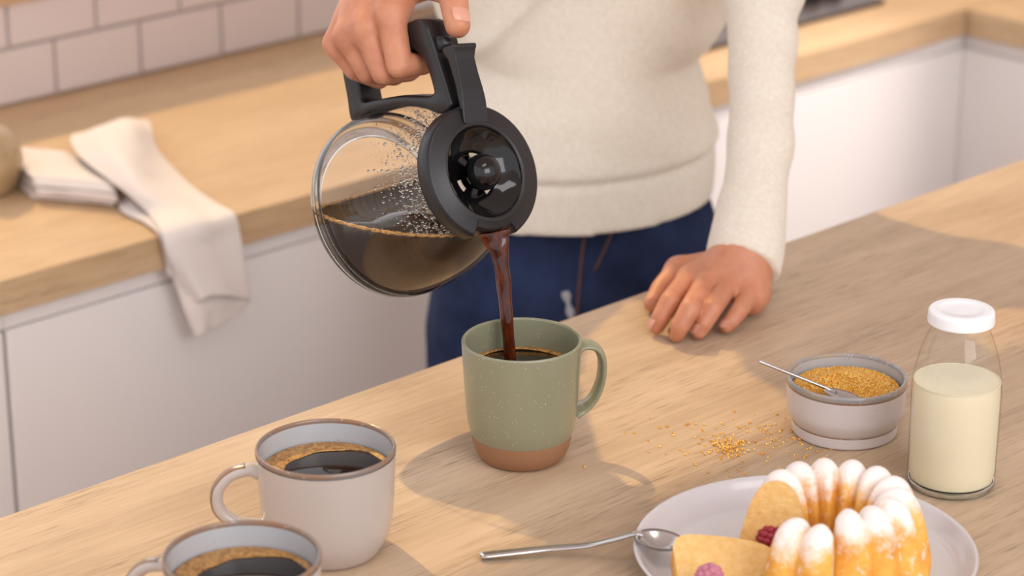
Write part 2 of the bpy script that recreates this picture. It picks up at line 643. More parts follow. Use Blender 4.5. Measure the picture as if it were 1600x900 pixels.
# worktops and base units of the L-shaped run
wt = empty('worktop', (2.0, 2.43, COUNTER), 'long oak worktop along the tiled wall, tea towel lying on it', 'worktop')
box('slab', (-2.3, FRONT_Y - 2.43, -0.038), (1.555, WALL_Y - 0.004 - 2.43, 0), M['oak2'], wt, 0.0015)
wt2 = empty('worktop', (3.25, 0.6, COUNTER), 'short oak worktop running off to the right from the kitchen corner', 'worktop')
sl = box('slab', (-0.965, -0.32, -0.038), (0.965, 0.32, 0), M['oak2'], wt2, 0.0015)
sl.rotation_euler = (0, 0, R(90))
sl.location = (-0.32 + 0.32 + 0.0, 0.598, 0)
def base_unit(x0, x1, label):
    u = empty('base_cabinet', ((x0 + x1) / 2, 2.43, 0), label, 'cabinet', 'white base cabinets under the worktops')
    w_ = (x1 - x0) / 2
    box('body', (-w_ + 0.0005, FRONT_Y + 0.036 - 2.43, 0.10), (w_ - 0.0005, WALL_Y - 0.005 - 2.43, COUNTER - 0.0385), M['carcass'], u)
    box('door', (-w_ + 0.0025, FRONT_Y + 0.016 - 2.43, 0.102), (w_ - 0.0025, FRONT_Y + 0.0355 - 2.43, 0.792), M['white'], u, 0.0015, 2)
    box('top_rail', (-w_ + 0.0005, FRONT_Y + 0.0175 - 2.43, 0.7945), (w_ - 0.0005, FRONT_Y + 0.0355 - 2.43, COUNTER - 0.0388), M['white'], u)
    box('plinth', (-w_ + 0.0005, FRONT_Y + 0.07 - 2.43, 0.0), (w_ - 0.0005, FRONT_Y + 0.09 - 2.43, 0.10), M['carcass'], u)
    return u
base_unit(0.44, 1.330, 'white base cabinet under the oak worktop, cut off by the left edge of the photo')
base_unit(1.330, 2.13, 'white base cabinet with a plain door, behind the tea towel and carafe')
base_unit(2.13, 2.968, 'white base cabinet with a plain door, behind the sleeve of the person')
u = empty('base_cabinet', (3.25, 1.6, 0), 'white base cabinet beyond the inner corner of the kitchen run', 'cabinet', 'white base cabinets under the worktops')
box('body', (-0.28, -0.55, 0.10), (0.3, 0.555, COUNTER - 0.0385), M['carcass'], u)
box('top_rail', (-0.2985, -0.55, 0.7945), (-0.2805, 0.580, COUNTER - 0.0388), M['white'], u)
box('door', (-0.30, -0.545, 0.102), (-0.2805, 0.580, 0.792), M['white'], u, 0.0015)
box('plinth', (-0.24, -0.55, 0.0), (-0.22, 0.555, 0.10), M['carcass'], u)

# hob let into the worktop
hob = empty('cooktop', (2.58, 2.455, COUNTER), 'black glass cooktop on the worktop behind the sleeve', 'cooktop')
box('glass_plate', (-0.30, -0.19, 0.0005), (0.29, 0.19, 0.007), P('hob_glass', S(82, 72, 70), 0.3), hob, 0.002)
for hx, hy in ((-0.16, 0.06), (0.16, 0.08)):
    rm = lathe_me('burner_ring', [(0.075, 0.0071), (0.077, 0.0077), (0.08, 0.0071)], 48)
    link('burner_ring', rm, M['carcass'], hob).location = (hx, hy, 0)
bm_ = lathe_me('control_knob', smooth_prof([(0.0, 0.026), (0.014, 0.026), (0.017, 0.022), (0.018, 0.0071)], 4), 32)
for kx in (0.20, 0.25):
    link('control_knob', bm_.copy(), M['black'], hob).location = (kx, -0.12, 0)

# kitchen island
isl = empty('kitchen_island', (1.2, 1.05, 0), 'wide oak topped island carrying mugs, cake and milk', 'table')
box('tabletop', (-1.9, -0.95, TABLE - 0.04), (1.45, 0.469, TABLE), M['oak'], isl, 0.002)
box('body', (-1.85, -0.90, 0.10), (1.40, 0.25, TABLE - 0.0405), M['carcass'], isl)
box('plinth', (-1.8, -0.86, 0.0), (1.35, 0.20, 0.0995), M['carcass'], isl)

# ------------------------------------------------------------------ things on the far worktop
def vase():
    o = empty('vase', (1.466, 2.423, COUNTER), 'round tan stoneware vase at the left edge of the worktop', 'vase')
    pr = smooth_prof([(0.0, 0.0), (0.026, 0.0), (0.034, 0.006), (0.044, 0.03), (0.043, 0.05), (0.032, 0.07), (0.014, 0.08), (0.0105, 0.088), (0.0125, 0.094), (0.011, 0.095), (0.008, 0.088), (0.0, 0.08)], 5)
    link('body', lathe_me('body', pr, 64), M['ceramic'], o)
    rim = lathe_me('rim', [(0.0125, 0.0935), (0.0132, 0.0955), (0.011, 0.0965), (0.0102, 0.0945)], 40, close=True)
    link('rim', rim, M['ceramic'], o)
vase()

def at(px, py, z):
    """point of the horizontal plane z under a pixel of the 1600 x 900 photograph"""
    d = FW * 4040 + RT * (px - 800) - UP * (py - 450)
    return CAM + d * ((z - CAM[2]) / d[2])

def at_y(px, py, y):
    d = FW * 4040 + RT * (px - 800) - UP * (py - 450)
    return CAM + d * (y / d[1])

def cr(p, t):
    """Catmull-Rom over a list of points, t in [0, len-1]"""
    i = min(int(t), len(p) - 2)
    f = t - i
    p0, p1, p2, p3 = p[max(i - 1, 0)], p[i], p[i + 1], p[min(i + 2, len(p) - 1)]
    return 0.5 * ((2 * p1) + (-p0 + p2) * f + (2 * p0 - 5 * p1 + 4 * p2 - p3) * f * f + (-p0 + 3 * p1 - 3 * p2 + p3) * f ** 3)

def loft(name, rows, nu, nv, thick, mat, parent, wr=0.0, seed=0, uvs=1.0):
    """cloth: rows of control points (left..right), lofted, wrinkled and given a thickness"""
    rr = np.random.default_rng(seed)
    rows = [[np.array(p, float) for p in r_] for r_ in rows]
    ph = rr.uniform(0, 6.28, 6)
    V, UV = [], []
    for j in range(nv + 1):
        t = j / nv * (len(rows) - 1)
        ncol = len(rows[0])
        ctrl = [cr([r_[k] for r_ in rows], t) for k in range(ncol)]
        for i in range(nu + 1):
            V.append(cr(ctrl, i / nu * (ncol - 1)))
            UV.append((i / nu * uvs, j / nv))
    V = np.array(V).reshape(nv + 1, nu + 1, 3)
    if wr:
        U, T = np.meshgrid(np.linspace(0, 1, nu + 1), np.linspace(0, 1, nv + 1))
        w_ = np.sin(U * 9 + ph[0] + T * 3) * 0.5 + np.sin(U * 17 + ph[1] - T * 5) * 0.3 + np.sin(T * 11 + U * 4 + ph[2]) * 0.3
        du = np.gradient(V, axis=1); dv = np.gradient(V, axis=0)
        nn = np.cross(du, dv); nn /= np.linalg.norm(nn, axis=2, keepdims=True) + 1e-9
        V = V + nn * (w_ * wr)[..., None]
    V = V.reshape(-1, 3)
    Fc = [[j * (nu + 1) + i, j * (nu + 1) + i + 1, (j + 1) * (nu + 1) + i + 1, (j + 1) * (nu + 1) + i] for j in range(nv) for i in range(nu)]
    if parent is not None:
        V = V - np.array(parent.location)
    me = mesh(name, V, Fc)
    uv = me.uv_layers.new(name='UVMap')
    for lp in me.loops:
        uv.data[lp.index].uv = UV[lp.vertex_index]
    o = link(name, me, mat, parent)
    s_ = o.modifiers.new('thickness', 'SOLIDIFY')
    s_.thickness, s_.offset = thick, 0.0
    return o

def tea_towel():
    root = empty('tea_towel', (1.60, 2.30, COUNTER), 'pale striped linen tea towel draped over the worktop edge', 'towel')
    C = COUNTER
    Y = FRONT_Y - 0.018
    # folded part: three layers wound over each other, open folds to the front
    fl = [at(55, 312, C + 0.004), at(180, 322, C + 0.004)]
    a, b = at(52, 314, C), at(182, 326, C)
    inn = np.array([0.25, 0.97, 0.0]); inn /= np.linalg.norm(inn)
    d = 0.14
    zs = [0.003, 0.009, 0.016, 0.023]
    rows = []
    def row(off, z, w0=0.0, w1=0.0):
        p, q = a + inn * off, b + inn * off
        p, q = p + (q - p) * w0, q - (q - p) * w1
        return [p + [0, 0, z], p * 0.66 + q * 0.34 + [0, 0, z + 0.001], p * 0.33 + q * 0.67 + [0, 0, z + 0.001], q + [0, 0, z]]
    rows = [row(0.004, zs[0]), row(d, zs[0]), row(d + 0.008, 0.006), row(d, zs[1]), row(0.008, zs[1], 0.03), row(-0.001, 0.0125, 0.03), row(0.006, zs[2], 0.03),
            row(d, zs[2]), row(d + 0.007, 0.0195), row(d, zs[3]), row(0.02, zs[3] + 0.003, 0.02), row(0.004, zs[3] + 0.001, 0.02), row(-0.004, zs[3] - 0.004, 0.02)]
    loft('folded_layers', rows, 14, 90, 0.0035, [M['towel']], root, 0.0008, 3)
    # lobe lying over the folded part and running down to the edge
    rows = [
        [at(118, 212, C + 0.018), at(150, 200, C + 0.032), at(190, 188, C + 0.034), at(232, 186, C + 0.014)],
        [at(112, 222, C + 0.034), at(150, 205, C + 0.052), at(200, 196, C + 0.054), at(238, 200, C + 0.030)],
        [at(128, 248, C + 0.036), at(165, 235, C + 0.052), at(208, 228, C + 0.050), at(244, 226, C + 0.026)],
        [at(168, 280, C + 0.032), at(196, 272, C + 0.042), at(222, 262, C + 0.038), at(262, 252, C + 0.014)],
        [at(202, 306, C + 0.024), at(228, 300, C + 0.030), at(252, 288, C + 0.020), at(300, 290, C + 0.006)],
        [at(232, 334, C + 0.012), at(262, 328, C + 0.016), at(300, 318, C + 0.010), at(340, 318, C + 0.004)],
        [at_y(252, 362, Y + 0.010), at_y(285, 356, Y + 0.002), at_y(325, 345, Y), at_y(366, 334, Y + 0.004)],
        [at_y(262, 398, Y), at_y(295, 392, Y - 0.006), at_y(335, 382, Y - 0.004), at_y(374, 366, Y)],
        [at_y(280, 440, Y + 0.004), at_y(305, 432, Y - 0.010), at_y(345, 424, Y - 0.008), at_y(380, 410, Y)],
        [at_y(300, 482, Y + 0.004), at_y(320, 464, Y - 0.014), at_y(352, 462, Y - 0.014), at_y(388, 468, Y - 0.004)],
    ]
    loft('draped_length', rows, 36, 80, 0.002, [M['towel']], root, 0.0022, 5)
    # tail: the corner that turns back under the hem
    rows = [
        [at_y(262, 415, Y + 0.012), at_y(290, 425, Y + 0.006), at_y(340, 440, Y + 0.005), at_y(383, 445, Y + 0.005)],
        [at_y(276, 450, Y + 0.010), at_y(305, 460, Y + 0.000), at_y(345, 466, Y - 0.004), at_y(388, 472, Y - 0.002)],
        [at_y(290, 490, Y + 0.004), at_y(312, 490, Y - 0.004), at_y(340, 488, Y - 0.006), at_y(372, 488, Y - 0.002)],
        [at_y(306, 526, Y + 0.002), at_y(315, 522, Y - 0.004), at_y(330, 514, Y - 0.004), at_y(346, 505, Y - 0.002)],
    ]
    loft('hem_corner', rows, 24, 30, 0.002, [M['towel']], root, 0.0016, 9)
    # narrow under layer seen beside the neck
    rows = [
        [at(184, 306, C + 0.004), at(205, 300, C + 0.010), at(236, 318, C + 0.008)],
        [at(190, 330, C + 0.003), at(215, 330, C + 0.008), at(250, 340, C + 0.006)],
        [at(228, 350, C + 0.003), at(245, 350, C + 0.006), at(262, 352, C + 0.005)],
        [at_y(250, 372, Y + 0.014), at_y(262, 372, Y + 0.010), at_y(275, 372, Y + 0.008)],
        [at_y(262, 430, Y + 0.014), at_y(275, 430, Y + 0.010), at_y(290, 430, Y + 0.008)],
    ]
    loft('under_layer', rows, 12, 40, 0.002, [M['towel']], root, 0.001, 11)
tea_towel()

# ------------------------------------------------------------------ mugs, bowl, bottle
def strap(name, pts, ra, rb, mat, parent, up, seg=20, n=8, flare=1.35):
    path = smooth_prof(pts, n)
    N = len(path)
    rad = []
    for i in range(N):
        e = min(i, N - 1 - i) / (N * 0.16)
        k = 1 + (flare - 1) * max(0.0, 1 - e) ** 2
        rad.append((ra * k, rb * k))
    return link(name, tube_me(name, path, rad, seg, up), mat, parent)

def coffee_in(name, c, r_, label, crema_fn, z):
    """round pool of coffee; crema is a thin raised patch of foam given by an inner-radius function"""
    o = empty(name, (c[0], c[1], z), label, 'coffee')
    link('liquid', lathe_me('liquid', [(0, -0.012), (r_ * 0.97, -0.012), (r_, 0.0), (r_ * 0.985, 0.0003), (0.0, 0.0)], 72), M['coffee'], o)
    V, Fc, n = [], [], 144
    for k in range(n):
        t = 2 * math.pi * k / n
        ri = crema_fn(t)
        for q, h in ((r_ * 0.995, 0.0014), (r_ * 0.97, 0.0017), ((ri * 2 + r_) / 3, 0.0012), (ri, 0.0004)):
            V.append((q * math.cos(t), q * math.sin(t), h))
    for k in range(n):
        for j in range(3):
            a, b = k * 4 + j, ((k + 1) % n) * 4 + j
            Fc.append([a, b, b + 1, a + 1])
    link('crema', mesh('crema', V, Fc), M['crema'], o)
    return o

def green_mug():
    c = at(815, 712, TABLE)
    o = empty('mug', (c[0], c[1], TABLE), 'sage green speckled mug with bare clay foot, coffee being poured into it', 'mug')
    zc = 0.0215
    outer = smooth_prof([(0.0395, zc), (0.0422, 0.032), (0.0438, 0.05), (0.0452, 0.075), (0.0462, 0.0945), (0.0460, 0.0972), (0.0450, 0.0982), (0.0438, 0.0972), (0.0432, 0.094), (0.0422, 0.07), (0.041, 0.045), (0.036, 0.014), (0.026, 0.008)], 6)
    link('glazed_body', lathe_me('glazed_body', outer + [(0.0, 0.0075)], 112), M['sage'], o)
    foot = smooth_prof([(0.0, 0.0008), (0.022, 0.0), (0.030, 0.0004), (0.0335, 0.003), (0.0372, 0.0105), (0.0391, zc - 0.0004), (0.0370, zc + 0.0008)], 6)
    link('clay_base', lathe_me('clay_base', foot, 112), M['terracotta'], o)
    a = R(12)
    d = RT * math.cos(a) + FH * math.sin(a)
    z = np.array([0, 0, 1.0])
    pts = [d * 0.0440 + z * 0.088, d * 0.050 + z * 0.0895, d * 0.0585 + z * 0.0865, d * 0.0635 + z * 0.076, d * 0.063 + z * 0.060, d * 0.058 + z * 0.046, d * 0.0505 + z * 0.0375, d * 0.0425 + z * 0.0335]
    strap('handle', pts, 0.0092, 0.0031, M['sage'], o, np.cross(z, d))
    def f(t):
        return 0.0385 - 0.0012 * math.sin(3 * t + 1)
    cz = TABLE + 0.0735
    k = coffee_in('coffee', c, 0.0420, 'dark coffee filling the sage green mug under the pour', f, cz)
    # froth raised where the stream lands
    me = []
    hit = np.array([-0.008, 0.004, 0])
    for i in range(90):
        t, q = random.uniform(0, 6.28), abs(random.gauss(0, 0.009))
        p = hit + [q * 1.5 * math.cos(t), q * math.sin(t), 0.0002]
        if np.hypot(p[0], p[1]) > 0.039:
            continue
        bm = bmesh.new()
        bmesh.ops.create_icosphere(bm, subdivisions=1, radius=random.uniform(0.0006, 0.0016), matrix=Matrix.Translation(p) @ Matrix.Diagonal((1, 1, 0.5, 1)))
        me.append(from_bm('b', bm))
    fr = link('froth', join_me('froth', me), M['crema'], k)
    fr['kind'] = 'stuff'
    return c
GM = green_mug()

def cream_mug(c, label, coffee_label, crema_shift, hang, k=1.0):
    o = empty('mug', (c[0], c[1], TABLE), label, 'mug')
    H_ = 0.081
    outer = [(0.0, 0.002), (0.029, 0.002), (0.031, 0.0), (0.0345, 0.0), (0.0385, 0.004), (0.0445, 0.016), (0.0475, 0.032), (0.0488, 0.055), (0.0496, H_ - 0.007), (0.0499, H_ - 0.004)]
    rim = [(0.0499, H_ - 0.0030), (0.0501, H_ - 0.0012), (0.0492, H_ + 0.0004), (0.0478, H_ - 0.0004), (0.0473, H_ - 0.003)]
    inner = [(0.0473, H_ - 0.0028), (0.0466, 0.06), (0.045, 0.035), (0.040, 0.016), (0.030, 0.008), (0.0, 0.006)]
    link('body', lathe_me('body', [(a * k, b * k) for a, b in smooth_prof(outer, 5)], 112), M['cream_glaze'], o)
    link('rim', lathe_me('rim', [(a * k, b * k) for a, b in smooth_prof(rim, 4)], 112), M['brown_rim'], o)
    link('inside', lathe_me('inside', [(a * k, b * k) for a, b in smooth_prof(inner, 5)], 112), M['blue_glaze'], o)
    d = np.array([math.cos(hang), math.sin(hang), 0]); z = np.array([0, 0, 1.0])
    pts = [(d * 0.0483 + z * 0.064), (d * 0.056 + z * 0.0655), (d * 0.0685 + z * 0.0615), (d * 0.0775 + z * 0.050), (d * 0.077 + z * 0.036), (d * 0.068 + z * 0.0265), (d * 0.057 + z * 0.0225), (d * 0.045 + z * 0.0205)]
    hm, nt, b = newmat('handle_glaze')
    strap('handle', [p * k for p in pts], 0.0058 * k, 0.0046 * k, M['cream_glaze'], o, np.cross(z, d))
    # brown break of the glaze along the outer ridge of the handle
    rp = [p * k for p in pts[1:-1]]
    ctr = (d * 0.05 + z * 0.044) * k
    rp = [p + (p - ctr) / np.linalg.norm(p - ctr) * 0.0033 * k for p in rp]
    link('handle_ridge', tube_me('handle_ridge', smooth_prof(rp, 8), [(0.0042 * k, 0.0016 * k)] * (8 * (len(rp) - 1) + 1), 12, np.cross(z, d)), M['brown_rim'], o)
    th0 = crema_shift
    def f(t):
        return (0.0405 - 0.0125 * max(0, math.cos(t - th0)) ** 0.8 + 0.003 * max(0, -math.cos(t - th0)) + 0.0008 * math.sin(7 * t)) * k
    return coffee_in('coffee', c, 0.0455 * k, coffee_label, f, TABLE + 0.063 * k)
left_back = math.atan2(*( -RT + FH * 0.9)[[1, 0]])
c1 = at(513, 858, TABLE)
cream_mug(c1, 'cream glazed mug with brown rim standing whole beside the sage mug', 'coffee with a golden crema crescent in the rear cream mug', left_back, math.atan2(*(-RT * 0.98 - FH * 0.10)[[1, 0]]))
c2 = at(378, 872, TABLE + 0.081)
cream_mug(c2, 'cream glazed mug with brown rim cut off by the bottom edge of the photo', 'coffee with crema in the frontmost cream mug at the photo bottom', left_back, math.atan2(*(-RT * 0.92 + FH * 0.30)[[1, 0]]), 1.03)

def grains(n, place, size, name, mat, parent=None):
    """irregular little crystals joined in one mesh"""
    base = np.array([[-1, -1, -1], [1, -1, -1], [1, 1, -1], [-1, 1, -1], [-1, -1, 1], [1, -1, 1], [1, 1, 1], [-1, 1, 1]], float)
    fc = np.array([[0, 3, 2, 1], [4, 5, 6, 7], [0, 1, 5, 4], [1, 2, 6, 5], [2, 3, 7, 6], [3, 0, 4, 7]])
    V, Fc = [], []
    for i in range(n):
        q = Matrix.Rotation(random.uniform(0, 6.28), 3, Vector((random.gauss(0, 1), random.gauss(0, 1), random.gauss(0, 1))).normalized())
        s_ = size * random.uniform(0.6, 1.25)
        v = base * np.array([1, random.uniform(.6, 1), random.uniform(.5, .9)]) * s_ * 0.5 * rng.uniform(0.8, 1.1, (8, 3))
        v = v @ np.array(q).T + place(i, s_)
        Fc.append(fc + len(V) * 8)
        V.append(v)
    return link(name, np_mesh(name, np.concatenate(V), np.concatenate(Fc)), mat, parent, smooth=False)

def sugar_bowl():
    c = at(1319, 672, TABLE)
    o = empty('sugar_bowl', (c[0], c[1], TABLE), 'low grey white stacking bowl with speckled blue rim, holding brown sugar', 'bowl')
    outer = smooth_prof([(0.0, 0.002), (0.036, 0.002), (0.0385, 0.0), (0.0412, 0.001), (0.0418, 0.0035), (0.0418, 0.0095)], 4) + \
        smooth_prof([(0.0412, 0.0103), (0.0435, 0.0135), (0.0462, 0.0195), (0.0470, 0.026), (0.0473, 0.0425)], 5)
    rim = smooth_prof([(0.0473, 0.0423), (0.0476, 0.0455), (0.0466, 0.0474), (0.0450, 0.0468), (0.0444, 0.0445)], 5)
    inn = smooth_prof([(0.0444, 0.0447), (0.0437, 0.03), (0.040, 0.015), (0.03, 0.009), (0.0, 0.008)], 5)
    link('body', lathe_me('body', outer, 112), M['bowl_glaze'], o)
    link('rim', lathe_me('rim', rim, 112), M['bowl_rim'], o)
    link('inside', lathe_me('inside', inn, 112), M['blue_glaze'], o)
    link('rim_line', lathe_me('rim_line', [(0.0471, 0.0408), (0.04765, 0.0420), (0.0474, 0.0430)], 112), M['brown_rim'], o)
    link('foot_line', lathe_me('foot_line', [(0.0416, 0.0094), (0.0420, 0.0100), (0.0415, 0.0107)], 112), M['brown_rim'], o)
    # heap of raw sugar
    def hgt(x, y):
        r_ = math.hypot(x, y)
        lump = 0.0105 * math.exp(-(((x + 0.002) / 0.022) ** 2 + ((y - 0.004) / 0.017) ** 2)) + 0.004 * math.exp(-(((x + .022) / .012) ** 2 + ((y - .012) / .010) ** 2))
        return 0.0380 + lump - 0.006 * max(0, -(x * -FH[0] + y * -FH[1]) * -1 / 0.04) - 0.10 * max(0, r_ - 0.034)
    s_ = empty('brown_sugar', (c[0], c[1], TABLE), 'heap of golden brown sugar crystals in the grey bowl', 'sugar')
    s_['kind'] = 'stuff'
    V, Fc, nr, ns = [(0, 0, hgt(0, 0))], [], 14, 48
    for i in range(1, nr + 1):
        for k in range(ns):
            r_ = 0.0425 * i / nr; t = 2 * math.pi * k / ns
            V.append((r_ * math.cos(t), r_ * math.sin(t), hgt(r_ * math.cos(t), r_ * math.sin(t))))
    for k in range(ns):
        Fc.append([0, 1 + k, 1 + (k + 1) % ns])
        for i in range(nr - 1):
            a, b = 1 + i * ns + k, 1 + i * ns + (k + 1) % ns
            Fc.append([a, a + ns, b + ns, b])
    bed = link('sugar_bed', mesh('sugar_bed', V, Fc), M['sugar_bed'], s_)
    bed['kind'] = 'stuff'
    def pl(i, sz):
        r_, t = 0.0415 * math.sqrt(random.random()), random.uniform(0, 6.28)
        x, y = r_ * math.cos(t), r_ * math.sin(t)
        return np.array([x, y, hgt(x, y) + sz * 0.25])
    g = grains(5200, pl, 0.0013, 'sugar_crystals', M['sugar'], s_)
    g['kind'] = 'stuff'
    # little spoon leaning over the rim
    B, E = at(1318, 617, TABLE + 0.0445), at(1184, 564, TABLE + 0.070)
    sp = empty('teaspoon', (B[0], B[1], B[2]), 'small steel teaspoon leaning in the sugar bowl', 'spoon')
    d = E - B
    ln = np.linalg.norm(d); d /= ln
    link('handle', tube_me('handle', [d * 0.006 + [0, 0, -0.001], d * 0.014, d * ln * 0.5, d * (ln - 0.002), d * ln], [(0.0014, 0.002), 0.0013, 0.0013, 0.0014, 0.0007], 14), M['steel'], sp)
    link('bowl', spoon_bowl(0.0155, 0.0095, 0.0035, -d), M['steel'], sp)

def spoon_bowl(a, b, depth, d):
    """shallow oval bowl, long axis along horizontal direction of d, origin at the neck side"""
    d = np.array([d[0], d[1], d[2] * 0.6]); d /= np.linalg.norm(d)
    s_ = np.cross([0, 0, 1.0], d); s_ /= np.linalg.norm(s_)
    n_ = np.cross(d, s_)
    V, Fc, nr, ns = [], [], 9, 40
    for side in (0, 1):
        for i in range(nr + 1):
            q = i / nr
            for k in range(ns):
                t = 2 * math.pi * k / ns
                x, y = a * q * math.cos(t), b * q * math.sin(t) * (1 - 0.12 * math.cos(t))
                z = -depth * (1 - q * q) - side * 0.0007 * (1 if i < nr else 0.6)
                V.append(d * x + s_ * y + n_ * z)
    for side in (0, 1):
        o = side * (nr + 1) * ns
        for i in range(nr):
            for k in range(ns):
                k2 = (k + 1) % ns
                f = [o + i * ns + k, o + (i + 1) * ns + k, o + (i + 1) * ns + k2, o + i * ns + k2]
                Fc.append(f if not side else f[::-1])
    e = nr * ns; o = (nr + 1) * ns
    for k in range(ns):
        k2 = (k + 1) % ns
        Fc.append([e + k, o + e + k, o + e + k2, e + k2])
    return mesh('bowl', V, Fc)
sugar_bowl()

def spilled():
    o = empty('spilled_sugar', (1.40, 1.26, TABLE), 'golden sugar crystals spilled on the oak beside the sugar bowl', 'sugar')
    o['kind'] = 'stuff'
    def pl(i, sz):
        if i < 80:
            p = at(random.gauss(1136, 13), random.gauss(699, 8), TABLE)
        elif i < 230:
            p = at(random.gauss(1130, 70), random.gauss(695, 24), TABLE)
        else:
            p = at(random.uniform(1190, 1310), random.gauss(690, 22), TABLE)
        q = p - np.array([1.40, 1.26, TABLE])
        return np.array([q[0], q[1], sz * 0.3 + (random.uniform(0, 0.0012) if i < 80 else 0)])
    g = grains(290, pl, 0.0017, 'sugar_crystals', M['sugar'], o)
    g['kind'] = 'stuff'
spilled()

def bottle():
    c = at(1485, 756, TABLE)
    o = empty('milk_bottle', (c[0], c[1], TABLE), 'clear glass bottle with white lid, two thirds full of milk', 'bottle')
    pr = [(0.0, 0.003), (0.024, 0.002), (0.028, 0.0), (0.0315, 0.0015), (0.0330, 0.006), (0.0333, 0.03), (0.0337, 0.07), (0.0332, 0.086), (0.0300, 0.104), (0.0255, 0.118), (0.0220, 0.127), (0.0208, 0.134), (0.0212, 0.139)]
    link('glass', lathe_me('glass', smooth_prof(pr, 6), 112), M['milkglass'], o)
    base = [(0.0, 0.0035), (0.026, 0.0032), (0.0312, 0.006), (0.0326, 0.0058), (0.0300, 0.0012), (0.027, 0.0008), (0.0, 0.003)]
    link('thick_base', lathe_me('thick_base', smooth_prof(base, 4), 96), P('base_glass', S(150, 160, 140), 0.1, Transmission_Weight=0.8), o)
    lid = smooth_prof([(0.0, 0.1440), (0.016, 0.1440)], 2) + smooth_prof([(0.0168, 0.1452), (0.0205, 0.1457), (0.0235, 0.1447), (0.0245, 0.1425), (0.0248, 0.138), (0.0250, 0.1325), (0.0244, 0.1308), (0.0222, 0.1308), (0.0218, 0.1322)], 4)
    link('lid', lathe_me('lid', [(a, 0.1325 + (b - 0.1308) * 0.72) for a, b in lid], 96), M['cap'], o)
    m = empty('milk', (c[0], c[1], TABLE + 0.0062), 'creamy milk filling two thirds of the lidded bottle', 'milk')
    mp = [(0.0, 0.0), (0.0270, 0.0), (0.0316, 0.004), (0.0322, 0.025), (0.0326, 0.060), (0.0324, 0.0735), (0.0319, 0.0795), (0.0317, 0.0802), (0.0300, 0.0796), (0.0, 0.0795)]
    link('liquid', lathe_me('liquid', smooth_prof(mp, 5), 96), M['milk'], m)
bottle()

# ------------------------------------------------------------------ plate, cake, spoon
PC = at(1257, 873, TABLE + 0.012)
PL = empty('plate', (PC[0], PC[1], TABLE), 'white round plate with upturned edge under the ring cake', 'plate')
pp = smooth_prof([(0.0, 0.0035), (0.068, 0.0035), (0.070, 0.0), (0.074, 0.0), (0.078, 0.0033), (0.100, 0.0042), (0.1125, 0.0090), (0.1185, 0.0195), (0.1200, 0.0212), (0.1205, 0.0200), (0.1150, 0.0135)][:10], 5)
pin = smooth_prof([(0.1200, 0.0212), (0.1178, 0.0206), (0.1120, 0.0125), (0.104, 0.0075), (0.085, 0.0063), (0.066, 0.0062), (0.0, 0.0062)], 5)
link('dish', lathe_me('dish', pp + pin[1:], 144), M['plate'], PL)
foot = lathe_me('edge_line', [(0.1196, 0.02095), (0.1203, 0.0216), (0.1208, 0.0208), (0.1203, 0.0200)], 144, close=True)
link('edge_line', foot, M['plate'], PL)

NL = 14
def cake_section(nv=44):
    """half-profile of the ring: (rho, z, flute weight, normal)"""
    pts = smooth_prof([(0.034, 0.0), (0.0262, 0.0022), (0.0220, 0.009), (0.0220, 0.022), (0.0245, 0.046), (0.0290, 0.061), (0.0350, 0.0685), (0.0430, 0.0705), (0.0510, 0.0655), (0.0575, 0.051), (0.0630, 0.028), (0.0652, 0.012), (0.0625, 0.0035), (0.0560, 0.0)], 6)
    P_ = np.array(pts)
    t = np.gradient(P_, axis=0)
    n = np.stack([-t[:, 1], t[:, 0]], 1)
    n /= np.linalg.norm(n, axis=1, keepdims=True)
    w_ = np.clip(P_[:, 1] / 0.02, 0.25, 1)
    return P_, n, w_
CP, CN, CW = cake_section()

def cake_piece(name, t0, t1, parent, cut_name='cut_face'):
    nt_ = max(8, int((t1 - t0) / (2 * math.pi) * 320))
    V, Fc = [], []
    m = len(CP)
    for i in range(nt_ + 1):
        t = t0 + (t1 - t0) * i / nt_
        fl = abs(math.cos(t * NL / 2)) ** 0.7
        q = CP + CN * ((fl - 0.66) * 0.0080 * CW)[:, None]
        c, s_ = math.cos(t), math.sin(t)
        for a, z in q:
            V.append((a * c, a * s_, max(z, 0)))
    for i in range(nt_):
        for j in range(m - 1):
            Fc.append([i * m + j, (i + 1) * m + j, (i + 1) * m + j + 1, i * m + j + 1])
        Fc.append([i * m, i * m + m - 1, (i + 1) * m + m - 1, (i + 1) * m])
    o = link(name, mesh(name, V, Fc), M['cake'], parent)
    for i, sgn in ((0, -1), (nt_, 1)):
        ring = np.array(V[i * m:(i + 1) * m])
        t = t0 if i == 0 else t1
        nn = np.array([-math.sin(t), math.cos(t), 0]) * sgn
        rings, F2 = [], []
        cen = ring.mean(0)
        K = 6
        for k in range(K + 1):
            rings.append(cen + (ring - cen) * (1 - k / K * 0.98) + nn * (0.0001 + 0.0006 * min(k, 2)))
        for k in range(K):
            for j in range(m):
                j2 = (j + 1) % m
                F2.append([k * m + j, k * m + j2, (k + 1) * m + j2, (k + 1) * m + j])
        F2.append([K * m + j for j in range(m)])
        link(cut_name, mesh(cut_name, np.concatenate(rings), F2 if sgn > 0 else [f[::-1] for f in F2]), M['crumb'], parent)
    return o

def ang(vec):
    return math.atan2(vec[1], vec[0])
aL = ang(-RT * 0.97 - FH * 0.14)          # cut at the left of the photo
aF = ang(-FH * 0.98 - RT * 0.06)          # cut at the front
CC = at(1301, 906, TABLE + 0.0065)
cake = empty('ring_cake', (CC[0], CC[1], TABLE + 0.0066), 'golden fluted ring cake dusted with icing sugar, two slices cut out', 'cake')
if aL < aF:
    aL += 2 * math.pi
def valley(t):
    return (round(t * NL / (2 * math.pi) - 0.5) + 0.5) * 2 * math.pi / NL
aL, aF = valley(aL) - math.pi / NL, valley(aF)
cake_piece('crust', aF, aL, cake)

